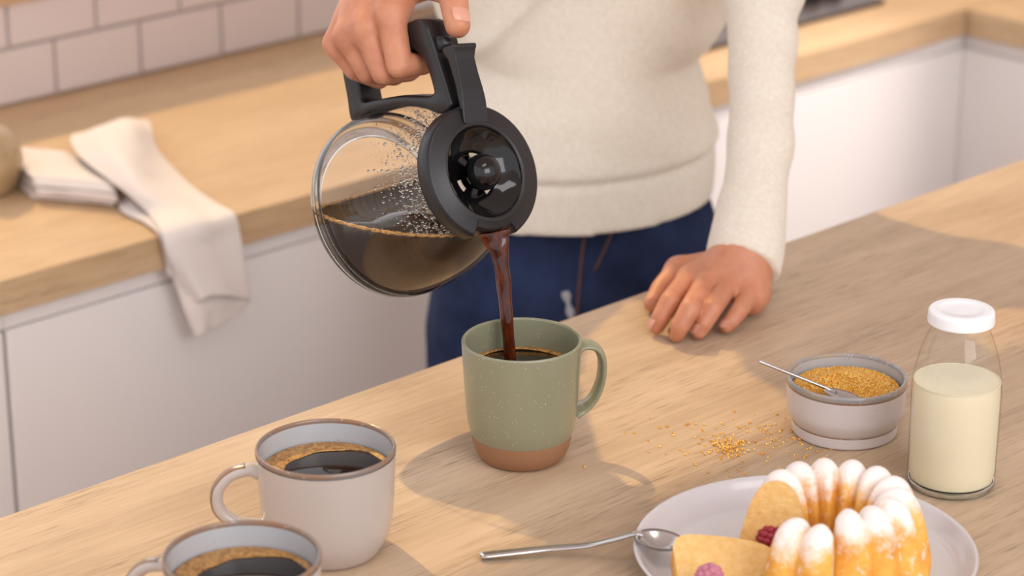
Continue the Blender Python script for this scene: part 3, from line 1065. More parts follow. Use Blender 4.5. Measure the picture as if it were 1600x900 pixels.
sl1 = at(1298, 933, TABLE + 0.0065)
s1 = empty('cake_slice', (sl1[0], sl1[1], TABLE + 0.0066), 'sugar dusted slice standing upright in the gap of the ring cake', 'cake')
mid = ang(-FH * 0.78 - RT * 0.62)
mid = valley(mid)
cake_piece('crust', mid - 2 * math.pi / NL, mid + 2 * math.pi / NL, s1)

# second slice lying on its side, crumb face up
s2 = empty('cake_slice', (0, 0, 0), 'slice of cake lying on its side on the plate, pale crumb facing up', 'cake')
cake_piece('crust', R(-17), R(17), s2)
def place_lying():
    # local: radial axis x, tangential y, height z. Tangential becomes (tilted) up
    upv = Vector((-FH[0] * 0.30, -FH[1] * 0.30, 0.95)).normalized()
    hv = Vector((*(RT * 0.95 + FH * 0.12),))              # top of the slice points to the right
    hv = (hv - upv * hv.dot(upv)).normalized()
    xv = upv.cross(hv)
    m = Matrix.Identity(4)
    for i in range(3):
        m[i][0], m[i][1], m[i][2] = xv[i], upv[i], hv[i]
    return m
s2.matrix_world = place_lying()
p = at(1120, 891, TABLE + 0.0222)
ctr = s2.matrix_world.to_3x3() @ Vector((0.044, 0.0, 0.03))
s2.location = Vector(p) - ctr

def raspberry(loc, label, mat, r_=0.0085, rot=(0, 0, 0)):
    o = empty('raspberry', loc, label, 'raspberry')
    o.rotation_euler = rot
    ms = []
    for ring, (z, q, n) in enumerate([(-0.6, 0.62, 7), (-0.2, 0.85, 9), (0.2, 0.86, 9), (0.58, 0.66, 7), (0.9, 0.32, 4), (1.05, 0.0, 1)]):
        for k in range(n):
            t = 2 * math.pi * (k + 0.5 * (ring % 2)) / n
            bm = bmesh.new()
            bmesh.ops.create_icosphere(bm, subdivisions=2, radius=r_ * 0.36, matrix=Matrix.Translation((q * r_ * math.cos(t), q * r_ * math.sin(t), z * r_)))
            ms.append(from_bm('d', bm))
    link('drupelets', join_me('drupelets', ms), mat, o)['kind'] = 'stuff'
    core = lathe_me('core', smooth_prof([(0.0, -0.7 * r_), (0.55 * r_, -0.65 * r_), (0.72 * r_, 0), (0.5 * r_, 0.7 * r_), (0, 0.95 * r_)], 4), 24)
    link('core', core, mat, o)
q = at(1204, 841, TABLE + 0.036)
raspberry((q[0], q[1], TABLE + 0.036), 'dark red raspberry tucked between the ring cake and its upright slice', M['raspberry'], 0.0085, (0.9, 0.3, 0))
q = at(1108, 903, TABLE + 0.0375)
raspberry((q[0], q[1], TABLE + 0.0375), 'sugar dusted pinkish raspberry on the lying slice at the photo bottom', M['dusted_raspberry'], 0.0085, (0.5, 0.2, 0))

def dessert_spoon():
    A_ = at(750, 868, TABLE + 0.0035)
    N_ = at(990, 834, TABLE + 0.024)
    E_ = at(1066, 850, TABLE + 0.023)
    o = empty('dessert_spoon', tuple(A_), 'steel dessert spoon resting its bowl on the white plate edge', 'spoon')
    rel = lambda p: p - A_
    pts = [rel(A_), rel(at(800, 863, TABLE + 0.0045)), rel(at(860, 857, TABLE + 0.006)), rel(at(920, 852, TABLE + 0.010)), rel(at(960, 843, TABLE + 0.018)), rel(N_), rel(at(1003, 833, TABLE + 0.0245))]
    path = smooth_prof(pts, 6)
    n = len(path)
    rad = []
    for i in range(n):
        t = i / (n - 1)
        wd = np.interp(t, [0, 0.03, 0.3, 0.7, 0.9, 1.0], [0.0030, 0.0048, 0.0040, 0.0030, 0.0030, 0.0042])
        rad.append((np.interp(t, [0, 0.6, 1], [0.0017, 0.0019, 0.0014]), wd))
    link('handle', tube_me('handle', path, rad, 18, (0, 0, 1)), M['steel'], o)
    d = rel(E_) - rel(at(1000, 833, TABLE + 0.024))
    ln = np.linalg.norm(d)
    b = link('bowl', spoon_bowl(ln * 0.58, ln * 0.42, 0.0080, d), M['steel'], o)
    b.location = rel(at(1000, 833, TABLE + 0.0255)) + d * 0.50
dessert_spoon()

# ------------------------------------------------------------------ carafe
ac = np.array([0.616, 0.189, 0.0]); ac[2] = math.sqrt(1 - ac[0] ** 2 - ac[1] ** 2)
AX = ac[0] * RT + ac[1] * UP - ac[2] * FW                       # axis, lid end
LID0 = CAM + (FW * 4040 + RT * (756 - 800) - UP * (268.4 - 450)) / 4040 * 1.99
rr_ = np.array([-0.194, 0.98, 0.0]); rr_[2] = -(rr_[:2] @ ac[:2]) / ac[2]; rr_ /= np.linalg.norm(rr_)
RD = rr_[0] * RT + rr_[1] * UP - rr_[2] * FW                    # radial direction of the handle
XD = np.cross(RD, AX)
CM = Matrix.Identity(4)
for i in range(3):
    CM[i][0], CM[i][1], CM[i][2], CM[i][3] = XD[i], RD[i], AX[i], LID0[i]
CM3 = np.array(CM)[:3, :3]
car = empty('coffee_carafe', (0, 0, 0), 'glass coffee carafe with black lid and handle tilted over the sage mug', 'carafe')
car.matrix_world = CM

PROF = [(0.0470, -0.004), (0.0475, -0.014), (0.0505, -0.022), (0.0575, -0.036), (0.0655, -0.054), (0.0715, -0.075), (0.0750, -0.098), (0.0757, -0.114), (0.0742, -0.126), (0.0690, -0.1335), (0.0600, -0.1365)]
gp = smooth_prof(PROF, 6)
def spoutf(t, i):
    # pouring lip pulled out of the rim opposite the handle (-Y)
    d = abs((t - 1.5 * math.pi + math.pi) % (2 * math.pi) - math.pi)
    z = gp[i][1] if i < len(gp) else -0.13
    k = max(0.0, 1 - d / 0.42) ** 2 * max(0.0, 1 - (-z - 0.004) / 0.016)
    return 1 + 0.16 * k
link('glass_body', lathe_me('glass_body', gp + [np.array((0.0, -0.1355))], 144, spoutf), M['glass'], car)
# thick moulded ring of the foot
ring = smooth_prof([(0.0600, -0.1365), (0.0690, -0.1345), (0.0742, -0.1275), (0.0758, -0.1150), (0.0745, -0.1150), (0.0725, -0.1250), (0.0670, -0.1310), (0.0600, -0.1345)], 4)
link('foot_ring', lathe_me('foot_ring', ring, 144, close=True), P('foot_glass', S(244, 244, 240), 0.02, Transmission_Weight=1.0, IOR=1.45), car)

# lid: annulus, step, glossy funnel
def lidf(t, i):
    d = ((t - 1.5 * math.pi + math.pi) % (2 * math.pi) - math.pi)
    return 0.865 if (abs(d) < 0.40 and i in LID_RIM) else 1.0
lid_pr = [(0.0485, -0.0150), (0.0525, -0.0148), (0.0535, -0.0135), (0.0537, -0.0025), (0.0528, -0.0002), (0.0510, 0.0006), (0.0400, 0.0020), (0.0388, 0.0030), (0.0372, 0.0030), (0.0358, 0.0012)]
LID_RIM = (0, 1, 2, 3, 4, 5)
lid_pr2 = []
for k in range(len(lid_pr)):
    lid_pr2.append(lid_pr[k])
link('lid', lathe_me('lid', lid_pr2, 288, lidf), M['black'], car, smooth=True)
fun = smooth_prof([(0.0360, 0.0016), (0.0340, -0.0010), (0.0270, -0.0065), (0.0200, -0.0105), (0.0185, -0.0116)], 4)
fn = link('lid_funnel', lathe_me('lid_funnel', fun, 128), M['blackgloss'], car)
cup = smooth_prof([(0.0187, -0.0114), (0.0182, -0.0150), (0.0165, -0.0185), (0.0, -0.0195)], 4)
link('lid_cup', lathe_me('lid_cup', cup, 96), M['blackgloss'], car)
kn = [(0.0143 * math.sin(a), -0.0015 + 0.0143 * math.cos(a)) for a in np.linspace(0, 2.75, 22)] + [(0.004, -0.0185)]
link('lid_knob', lathe_me('lid_knob', kn, 72), M['blackgloss'], car)
for a0 in (1.35, 3.6, 5.5):
    pts = [(0.0160 * math.cos(a0 + u), 0.0160 * math.sin(a0 + u), -0.0125) for u in np.linspace(-0.28, 0.28, 10)]
    link('steam_slot', tube_me('steam_slot', pts, [(0.0005, 0.0020)] * 10, 10, (0, 0, 1)), P('slot_light', S(196, 182, 162), 0.6), car)
lid_skirt = lathe_me('lid_skirt', [(0.0470, -0.004), (0.0440, -0.012), (0.0440, -0.022), (0.042, -0.022), (0.042, -0.010), (0.036, 0.0)], 96)
link('lid_skirt', lid_skirt, M['blackgloss'], car)

def extr(name, poly, half, bev, mat, parent, taper=None):
    """closed (r, z) outline in the handle plane, given a thickness along x"""
    bm = bmesh.new()
    vs = []
    for s_ in (-1, 1):
        vs.append([bm.verts.new((s_ * half, a, b)) for a, b in poly])
    n = len(poly)
    for k in range(n):
        bm.faces.new([vs[0][k], vs[0][(k + 1) % n], vs[1][(k + 1) % n], vs[1][k]])
    bm.faces.new(vs[0][::-1]); bm.faces.new(vs[1])
    bmesh.ops.recalc_face_normals(bm, faces=bm.faces[:])
    if bev:
        bmesh.ops.bevel(bm, geom=bm.edges[:], offset=bev, segments=3, affect='EDGES', profile=0.5)
    o = link(name, from_bm(name, bm), mat, parent, smooth=True)
    wn = o.modifiers.new('wn', 'WEIGHTED_NORMAL')
    return o

def handle_ring():
    # outer and inner outlines of the D-shaped grip, as quads between them
    out = [(0.0560, -0.0100), (0.0660, -0.0110), (0.0900, -0.0150), (0.1130, -0.0190), (0.1240, -0.0220), (0.1300, -0.0300), (0.1310, -0.0460), (0.1310, -0.0900), (0.1300, -0.1250), (0.1270, -0.1360), (0.1150, -0.1385), (0.0950, -0.1390), (0.0770, -0.1400), (0.0740, -0.1330), (0.0755, -0.1150), (0.0735, -0.0900), (0.0690, -0.0660), (0.0610, -0.0430), (0.0540, -0.0290), (0.0520, -0.0180)]
    inn = [(0.0700, -0.0290), (0.0720, -0.0275), (0.0850, -0.0290), (0.0980, -0.0320), (0.1030, -0.0360), (0.1080, -0.0420), (0.1095, -0.0500), (0.1095, -0.0850), (0.1090, -0.1100), (0.1060, -0.1180), (0.1000, -0.1205), (0.0920, -0.1210), (0.0880, -0.1205), (0.0850, -0.1170), (0.0840, -0.1080), (0.0815, -0.0880), (0.0780, -0.0660), (0.0725, -0.0460), (0.0700, -0.0370), (0.0695, -0.0320)]
    def dens(p, k):
        p = [np.array(q) for q in p]
        n = len(p); o_ = []
        for i in range(n):
            p0, p1, p2, p3 = p[i - 1], p[i], p[(i + 1) % n], p[(i + 2) % n]
            for j in range(k):
                t = j / k
                o_.append(0.5 * ((2 * p1) + (-p0 + p2) * t + (2 * p0 - 5 * p1 + 4 * p2 - p3) * t * t + (-p0 + 3 * p1 - 3 * p2 + p3) * t ** 3))
        return o_
    O, I = dens(out, 4), dens(inn, 4)
    n = len(O)
    h, b = 0.0118, 0.0026
    V, Fc = [], []
    # cross-section loop from outer to inner: rounded rectangle
    sec = []
    for (w_, e) in ((0.0, -(h - b)), (0.0, h - b)):
        pass
    loop = [(0, -(h - b)), (0, h - b), (b * 0.3, h - b * 0.3), (b, h)]
    for i in range(n):
        o_, i_ = O[i], I[i]
        d = i_ - o_; L = np.linalg.norm(d); d = d / L
        prof = [(0, -(h - b)), (0, h - b), (b * 0.3, h - b * 0.3), (b, h), (L - b, h), (L - b * 0.3, h - b * 0.3), (L, h - b), (L, -(h - b)), (L - b * 0.3, -(h - b * 0.3)), (L - b, -h), (b, -h), (b * 0.3, -(h - b * 0.3))]
        # hollow on the flank of back post and bottom bar, as moulded
        for a, x in prof:
            q = o_ + d * a
            V.append((x, q[0], q[1]))
    m = 12
    for i in range(n):
        i2 = (i + 1) % n
        for k in range(m):
            k2 = (k + 1) % m
            Fc.append([i * m + k, i2 * m + k, i2 * m + k2, i * m + k2])
    me = mesh('handle', V, Fc)
    bm = bmesh.new(); bm.from_mesh(me)
    return link('handle', from_bm('handle', bm), M['black'], car)
handle_ring()

# lever on the lid with its turned-up thumb tab
def lever():
    prof = [(0.0372, 0.0027), (0.0470, 0.0044), (0.0560, 0.0058), (0.0640, 0.0060), (0.0780, 0.0050), (0.0890, 0.0045), (0.0945, 0.0062), (0.0980, 0.0085), (0.1005, 0.0075), (0.1000, 0.0035), (0.1010, -0.0060), (0.0985, -0.0085), (0.0900, -0.0050), (0.0700, -0.0010), (0.0560, 0.0004), (0.0460, 0.0008)]
    bm = bmesh.new()
    n = len(prof)
    L, Rr = [], []
    for a, b in prof:
        w_ = np.interp(a, [0.04, 0.055, 0.075, 0.09, 0.098], [0.0125, 0.0118, 0.0102, 0.0100, 0.0112])
        L.append(bm.verts.new((-w_, a, b))); Rr.append(bm.verts.new((w_, a, b)))
    for k in range(n):
        bm.faces.new([L[k], L[(k + 1) % n], Rr[(k + 1) % n], Rr[k]])
    bm.faces.new(L[::-1]); bm.faces.new(Rr)
    bmesh.ops.recalc_face_normals(bm, faces=bm.faces[:])
    bmesh.ops.bevel(bm, geom=bm.edges[:], offset=0.0012, segments=2, affect='EDGES', profile=0.5)
    o = link('lever', from_bm('lever', bm), M['black'], car)
    o.modifiers.new('wn', 'WEIGHTED_NORMAL')
    hinge = tube_me('lever_hinge', [(-0.008, 0.106, -0.016), (0.008, 0.106, -0.016)], [0.006, 0.006], 20, (0, 0, 1))
    link('lever_hinge', hinge, M['black'], car)
lever()

LEVEL = 1.119
# droplets of condensation inside the upper glass
def droplets():
    rp = np.array(gp)
    ms_v, ms_f, off = [], [], 0
    bm = bmesh.new()
    bmesh.ops.create_icosphere(bm, subdivisions=1, radius=1)
    bv = np.array([v.co[:] for v in bm.verts]); bf = [[v.index for v in f.verts] for f in bm.faces]
    bm.free()
    V, Fc = [], []
    for i in range(2600):
        z = -0.016 - abs(random.gauss(0, 0.017))
        t = random.uniform(0, 2 * math.pi)
        if z < -0.07:
            continue
        r_ = np.interp(-z, -rp[:, 1], rp[:, 0]) - 0.0006
        s_ = random.choice([0.0004, 0.0005, 0.0006, 0.0008, 0.0012]) * random.uniform(0.8, 1.2)
        c = np.array([r_ * math.cos(t), r_ * math.sin(t), z])
        if (LID0 + CM3 @ c)[2] < LEVEL + 0.002:
            continue
        Fc += [[k + len(V) * 12 for k in f] for f in bf]
        V.append(bv * s_ + c)
    o = link('condensation_drops', mesh('condensation_drops', np.concatenate(V), Fc), P('water_drop', S(250, 248, 244), 0.03, Transmission_Weight=1.0, IOR=1.25), car)
    o['kind'] = 'stuff'
droplets()

# coffee inside the jug: the inner hollow cut by a level surface
LEVEL = 1.119
def jug_coffee():
    inner = [(max(a - 0.0022, 0.0), b + (0.002 if b < -0.13 else 0)) for a, b in smooth_prof(PROF, 5)]
    me = lathe_me('liquid', [(0.0, -0.004)] + inner + [(0.0, -0.1335)], 128)
    bm = bmesh.new(); bm.from_mesh(me)
    bm.transform(CM)
    r_ = bmesh.ops.bisect_plane(bm, geom=bm.verts[:] + bm.edges[:] + bm.faces[:], plane_co=(0, 0, LEVEL), plane_no=(0, 0, 1), clear_outer=True)
    edges = [e for e in r_['geom_cut'] if isinstance(e, bmesh.types.BMEdge)]
    loop = []
    # ordered boundary for the froth line
    adj = {}
    for e in edges:
        a, b = e.verts
        adj.setdefault(a, []).append(b); adj.setdefault(b, []).append(a)
    st = next(iter(adj)); prev, cur = None, st
    while True:
        loop.append(np.array(cur.co))
        nx = [v for v in adj[cur] if v is not prev]
        if not nx:
            break
        prev, cur = cur, nx[0]
        if cur is st or len(loop) > 5000:
            break
    bmesh.ops.contextual_create(bm, geom=edges)
    o = empty('coffee', (LID0[0], LID0[1] + 0.06, LEVEL), 'dark coffee standing level inside the tilted glass carafe', 'coffee')
    base = np.array(o.location)
    for v in bm.verts:
        v.co = v.co - Vector(base)
    link('liquid', from_bm('liquid', bm), M['jug_coffee'], o)
    L = np.array(loop)
    cen = L.mean(0)
    ring = []
    m = 8
    V, Fc = [], []
    for i, p in enumerate(L):
        rad = (cen - p); rad /= np.linalg.norm(rad) + 1e-9
        for k in range(m):
            a = 2 * math.pi * k / m
            w_ = 0.0016 * (1 + 0.25 * math.sin(i * 1.7))
            V.append(p - base + rad * (w_ * math.cos(a) + 0.0008) + np.array([0, 0, 1.0]) * (w_ * 0.9 * math.sin(a) + 0.0004))
    n = len(L)
    for i in range(n):
        i2 = (i + 1) % n
        for k in range(m):
            k2 = (k + 1) % m
            Fc.append([i * m + k, i2 * m + k, i2 * m + k2, i * m + k2])
    link('froth_line', mesh('froth_line', V, Fc), M['crema'], o)
jug_coffee()

# the stream from lip to mug
def stream():
    hit = at(797, 559, TABLE + 0.0735)
    lip = LID0 + CM3 @ np.array([0.0, -0.0500, -0.0075])
    d0, d1 = lip @ FW - CAM @ FW, (hit - CAM) @ FW
    d0 = (lip - CAM) @ FW
    px = [(772, 362, 0.0125, 0.0026), (774, 372, 0.0112, 0.0034), (778, 383, 0.0088, 0.0044), (781, 395, 0.0072, 0.0050), (783, 410, 0.0060, 0.0050), (787, 440, 0.0058, 0.0048), (790, 475, 0.0052, 0.0046), (793, 510, 0.0048, 0.0044), (795.5, 540, 0.0047, 0.0043), (797, 562, 0.0048, 0.0045)]
    path, rad = [], []
    P0 = []
    for x, y, ra, rb in px:
        t = (y - 364) / (562 - 364)
        dep = d0 + (d1 - d0) * min(1, t ** 0.8 if t > 0 else 0)
        P0.append((CAM + (FW * 4040 + RT * (x - 800) - UP * (y - 450)) / 4040 * dep, ra, rb))
    pts = smooth_prof([np.concatenate([p, [ra, rb]]) for p, ra, rb in P0], 10)
    base = P0[-1][0]
    o = empty('coffee_stream', tuple(base), 'thin reddish brown stream of coffee falling from the carafe into the mug', 'coffee')
    me = tube_me('stream', [q[:3] - base for q in pts], [(q[3] * (1 + 0.03 * math.sin(i * 0.4)), q[4] * (1 + 0.05 * math.sin(i * 0.3 + 1))) for i, q in enumerate(pts)], 24, tuple(RT))
    link('stream', me, M['stream'], o)
stream()

# ------------------------------------------------------------------ the person
KP = 1.11                                                       # figure is laid out at 1/KP about the eye height
PO = np.array([1.838, 1.850, 0.0])
PF = np.array([-0.65, -0.76, 0.0]); PF /= np.linalg.norm(PF)
PS = np.array([-PF[1], PF[0], 0.0])                             # towards the person's left hand
def pp_(s_, f_, z_):
    return PO + KP * (PS * s_ + PF * f_) + np.array([0, 0, CAM[2] - (CAM[2] - z_) * KP])
PA = np.stack([PS, PF, np.array([0, 0, 1.0])])
E_L, S_L = np.array([1.822, 1.585, 1.185]), pp_(0.172, 0.0, 1.42)
E_R, S_R = np.array([1.53, 1.80, 1.25]), pp_(-0.165, -0.01, 1.40)
def qloc(p):
    q = (np.asarray(p, np.float32) - PO.astype(np.float32)) @ PA.astype(np.float32).T
    q[:, :2] /= KP
    q[:, 2] = CAM[2] - (CAM[2] - q[:, 2]) / KP
    return q

# hand on the table (the person's left)
J = {}
for k, (x, y, z) in dict(
        iM=(1079, 432, .029), iP=(1046, 472, .027), iD=(1032, 497, .016), iT=(1026, 510, .0085),
        mM=(1107, 437, .031), mP=(1078, 483, .029), mD=(1063, 509, .017), mT=(1057, 522, .0085),
        rM=(1137, 446, .029), rP=(1113, 482, .026), rD=(1099, 506, .015), rT=(1092, 518, .0085),
        pM=(1174, 457, .024), pP=(1154, 487, .019), pD=(1142, 502, .012), pT=(1135, 510, .0080),
        W=(1162, 398, .046), tT=(1020, 474, .0095), tI=(1034, 453, .014), tM=(1061, 423, .022), tB=(1100, 408, .032)).items():
    J[k] = at(x, y, TABLE + z)

def finger(p, chain, rad):
    d = None
    for i in range(len(chain) - 1):
        e = cap_d(p, chain[i], chain[i + 1], rad[i], rad[i + 1])
        d = e if d is None else np.minimum(d, e)
    return d

def left_hand(p):
    pal = cap_d(p, J['W'], J['mM'] * 0.5 + J['rM'] * 0.5, 0.0215, 0.0125)
    for a, ra, rb in (('iM', 0.018, 0.0118), ('mM', 0.019, 0.0120), ('rM', 0.019, 0.0115), ('pM', 0.019, 0.0108)):
        pal = smin(pal, cap_d(p, J['W'] + (J[a] - J['W']) * 0.18, J[a] - [0, 0, 0.002], ra, rb), 0.010)
    heel = J['W'] * 0.45 + J['pM'] * 0.55 + np.array([0.007, -0.004, -0.018])
    pal = smin(pal, cap_d(p, heel, J['pM'] - [0, 0, 0.008], 0.014, 0.011), 0.016)
    pal = smin(pal, cap_d(p, J['tB'] - [0, 0, 0.008], J['tM'], 0.016, 0.0125), 0.016)
    fore = cap_d(p, J['W'], J['W'] + (E_L - J['W']) * 0.5, 0.0225, 0.0215)
    d = smin(pal, fore, 0.022)
    fs = None
    for f_, rad in (('i', (.0102, .0092, .0082, .0070)), ('m', (.0104, .0094, .0084, .0072)), ('r', (.0100, .0090, .0080, .0068)), ('p', (.0092, .0080, .0072, .0062))):
        e = finger(p, [J[f_ + k] for k in 'MPDT'], rad)
        fs = e if fs is None else smin(fs, e, 0.0012)
    th = finger(p, [J['tM'], J['tI'], J['tT']], (.0120, .0105, .0082))
    fs = smin(fs, th, 0.0012)
    return smin(d, fs, 0.007)

# hand on the carafe (the person's right), in the carafe's own axes (x, radial, axial)
HR = dict(
    i=[(-0.020, 0.1395, -0.051), (-0.0215, 0.0985, -0.0500), (0.002, 0.0985, -0.0500), (0.0225, 0.108, -0.0500)],
    m=[(-0.030, 0.1355, -0.072), (-0.0220, 0.0985, -0.0705), (0.003, 0.0985, -0.0705), (0.0230, 0.108, -0.0705)],
    r=[(-0.032, 0.1345, -0.093), (-0.0215, 0.1045, -0.0910), (0.003, 0.1000, -0.0905), (0.0220, 0.109, -0.0905)],
    p=[(-0.030, 0.1330, -0.113), (-0.0200, 0.1110, -0.1095), (0.001, 0.1010, -0.1080), (0.0190, 0.109, -0.1080)])
WR = np.array([0.010, 0.198, -0.082])
HR = {k: [np.array(q) for q in v] for k, v in HR.items()}
TH = [np.array(q) for q in ((0.016, 0.172, -0.062), (0.0185, 0.158, -0.030), (0.0115, 0.143, -0.009), (0.0035, 0.1165, -0.0010))]
def right_hand_local(p):
    pal = cap_d(p, WR, (HR['m'][0] + HR['r'][0]) / 2, 0.022, 0.012)
    for k, ra, rb in (('i', .018, .0122), ('m', .019, .0122), ('r', .019, .0118), ('p', .018, .0110)):
        pal = smin(pal, cap_d(p, WR + (HR[k][0] - WR) * 0.2, HR[k][0], ra, rb), 0.005)
    # palm pad over the grip, thumb ball
    pal = smin(pal, cap_d(p, (-0.008, 0.1480, -0.060), (-0.006, 0.1470, -0.108), 0.0150, 0.0150), 0.014)
    pal = smin(pal, cap_d(p, WR + [0.006, -0.01, 0.008], TH[0], 0.019, 0.0165), 0.016)
    pal = smin(pal, cap_d(p, TH[0], TH[1], 0.0165, 0.0130), 0.012)
    wr_dir = CM3.T @ (E_R - (LID0 + CM3 @ WR))
    d = smin(pal, cap_d(p, WR, WR + wr_dir * 0.45, 0.0225, 0.026), 0.02)
    fs = None
    for k, rad in (('i', (.0116, .0104, .0086, .0076)), ('m', (.0114, .0103, .0088, .0078)), ('r', (.0110, .0099, .0086, .0074)), ('p', (.0102, .0090, .0078, .0066))):
        e = finger(p, HR[k], rad)
        fs = e if fs is None else smin(fs, e, 0.0012)
    th = finger(p, TH[1:], (.0130, .0118, .0100))
    d = smin(d, fs, 0.006)
    return smin(d, th, 0.007)

def body_core(p):
    q = qloc(p)
    I3 = np.eye(3)
    d = ell_d(q, (0, -0.005, 0.92), I3, (0.118, 0.082, 0.12))
    d = smin(d, ell_d(q, (0.01, 0.0, 1.12), I3, (0.094, 0.076, 0.20)), 0.06)
    d = smin(d, ell_d(q, (0.005, 0.0, 1.30), I3, (0.150, 0.095, 0.16)), 0.06)
    d = smin(d, cap_d(q, (0, -0.01, 1.40), (-0.035, 0.035, 1.52), 0.055, 0.048), 0.04)
    # head: skull, jaw, nose, ears; looks down at the mug
    d = smin(d, ell_d(q, (-0.05, 0.06, 1.615), I3, (0.074, 0.094, 0.108)), 0.02)
    d = smin(d, ell_d(q, (-0.05, 0.095, 1.550), I3, (0.050, 0.050, 0.055)), 0.03)
    d = smin(d, cap_d(q, (-0.05, 0.148, 1.625), (-0.05, 0.164, 1.588), 0.008, 0.013), 0.012)
    for sx in (-1, 1):
        d = smin(d, ell_d(q, (sx * 0.076 - 0.05, 0.05, 1.595), I3, (0.010, 0.02, 0.03)), 0.008)
        d = smin(d, cap_d(q, (sx * 0.078, 0.0, 0.88), (sx * 0.080, 0.014, 0.48), 0.060, 0.042), 0.03)
        d = smin(d, cap_d(q, (sx * 0.080, 0.014, 0.48), (sx * 0.085, -0.015, 0.27), 0.040, 0.030), 0.03)
        d = smin(d, cap_d(q, (sx * 0.085, -0.02, 0.240), (sx * 0.095, 0.13, 0.215), 0.034, 0.026), 0.03)
    d = d * KP
    SL, SR = S_L, S_R
    d = smin(d, cap_d(p, pp_(0.09, 0, 1.40), SL, 0.05, 0.045), 0.04)
    d = smin(d, cap_d(p, pp_(-0.09, 0, 1.40), SR, 0.05, 0.045), 0.04)
    d = smin(d, cap_d(p, SL, E_L, 0.036, 0.024), 0.03)
    d = smin(d, cap_d(p, SR, E_R, 0.042, 0.034), 0.03)
    d = smin(d, cap_d(p, E_L, E_L + (J['W'] - E_L) * 0.62, 0.024, 0.021), 0.02)
    wr = LID0 + CM3 @ WR
    d = smin(d, cap_d(p, E_R, E_R + (wr - E_R) * 0.76, 0.032, 0.0245), 0.02)
    return d

def fold_noise(p, sc, seed):
    r_ = np.random.default_rng(seed)
    out = np.zeros(len(p), np.float32)
    for _ in range(5):
        k = r_.normal(size=3) * sc
        out += np.sin(p @ k.astype(np.float32) + r_.uniform(0, 6.28))
    return out / 5

def sweater_d(p):
    p = p.astype(np.float32)
    q = qloc(p)
    z = q[:, 2]
    # torso as stacked ellipses: half widths along s and f, centre, per height
    Z = [0.92, 0.985, 1.02, 1.06, 1.098, 1.134, 1.168, 1.21, 1.28, 1.36, 1.44]
    Aw = [.127, .127, .130, .129, .121, .104, .136, .150, .158, .160, .10]
    Bf = [.112, .112, .116, .122, .122, .116, .112, .110, .115, .110, .07]
    Cs = [.002, .002, .002, .002, .004, .004, .005, .006, .006, .004, .0]
    a, b, c = np.interp(z, Z, Aw), np.interp(z, Z, Bf), np.interp(z, Z, Cs)
    u = np.stack([(q[:, 0] - c) / a, q[:, 1] / b], 1)
    l = np.linalg.norm(u, axis=1) + 1e-6
    tor = (l - 1) * np.minimum(a, b) * 0.92
    # rib hem: plane height rises a little to the sides; ease step above the ribbing
    hem = 0.990 + 0.06 * q[:, 0]
    band = hem + 0.052
    step = 0.0045 * np.clip((z - band) / 0.006, 0, 1) * np.exp(-np.clip(z - band, 0, 1) / 0.05)
    groove = 0.0030 * np.exp(-((z - band) / 0.0035) ** 2)
    tor = tor - step + groove
    # diagonal drape folds over the belly and the side
    s_ = q[:, 0]
    up_ = np.clip((z - band) / 0.03, 0, 1)
    tor = tor - up_ * 0.0050 * np.sin((z * 0.9 + s_ * 0.75) * 62 + 1.2) * np.exp(-((s_ - 0.10) / 0.06) ** 2)
    tor = tor - up_ * 0.0080 * np.exp(-(((z - 1.185) - (s_ + 0.075) * 1.15) / 0.013) ** 2) * np.clip(1 - (s_ + 0.04) / 0.03, 0, 1)
    tor = tor - up_ * 0.0025 * fold_noise(p, 26, 4)
    tor = np.maximum(tor, hem - z)
    tor = np.maximum(tor, z - 1.46) * KP
    sh = cap_d(p, pp_(0.05, 0, 1.385), S_L, 0.080, 0.072)
    sh = smin(sh, cap_d(p, pp_(-0.05, 0, 1.385), S_R, 0.078, 0.058), 0.03)
    d = smin(tor, sh, 0.05)
    wr = 0.0022 * fold_noise(p, 55, 8)
    # left sleeve, creased at elbow, cuff at the wrist
    cuff = J['W'] + np.array([0.010, 0.004, 0.004])
    mid_ = cuff * 0.60 + E_L * 0.40 + RT * 0.006
    ax = E_L - cuff
    la = np.linalg.norm(ax); axn = (ax / la).astype(np.float32)
    t = (p - cuff.astype(np.float32)) @ axn
    arm = smin(smin(cap_d(p, cuff, mid_, 0.0312, 0.0285), cap_d(p, mid_, E_L, 0.0290, 0.0350), 0.012), cap_d(p, E_L, S_L, 0.0360, 0.062), 0.02)
    arm = arm + wr * 0.6 + 0.0008 * np.sin(t * 95 + (p @ PS.astype(np.float32)) * 40) * np.clip((t - 0.06) / 0.05, 0, 1)
    rel = p - cuff.astype(np.float32)
    hd = J['mM'] - J['W']; hd = hd / np.linalg.norm(hd)
    arm = smin(arm, cap_d(p, cuff - RT * 0.004 - axn * 0.02, cuff + axn * 0.035, 0.0350, 0.0295), 0.01)
    cn = -axn + 0.40 * hd; cn = (cn / np.linalg.norm(cn)).astype(np.float32)
    arm = np.maximum(arm, rel @ cn - 0.022)
    # right sleeve
    wrist = LID0 + CM3 @ WR
    ce = E_R + (wrist - E_R) * 0.22
    arm2 = smin(cap_d(p, ce, E_R, 0.037, 0.042), cap_d(p, E_R, S_R, 0.044, 0.054), 0.02) + wr
    ax2 = (E_R - ce); ax2n = (ax2 / np.linalg.norm(ax2)).astype(np.float32)
    t2 = (p - ce.astype(np.float32)) @ ax2n
    arm2 = np.maximum(arm2, -t2 - 0.005)
    d = smin(d, arm2, 0.012)
    return smin(d, arm, 0.006)

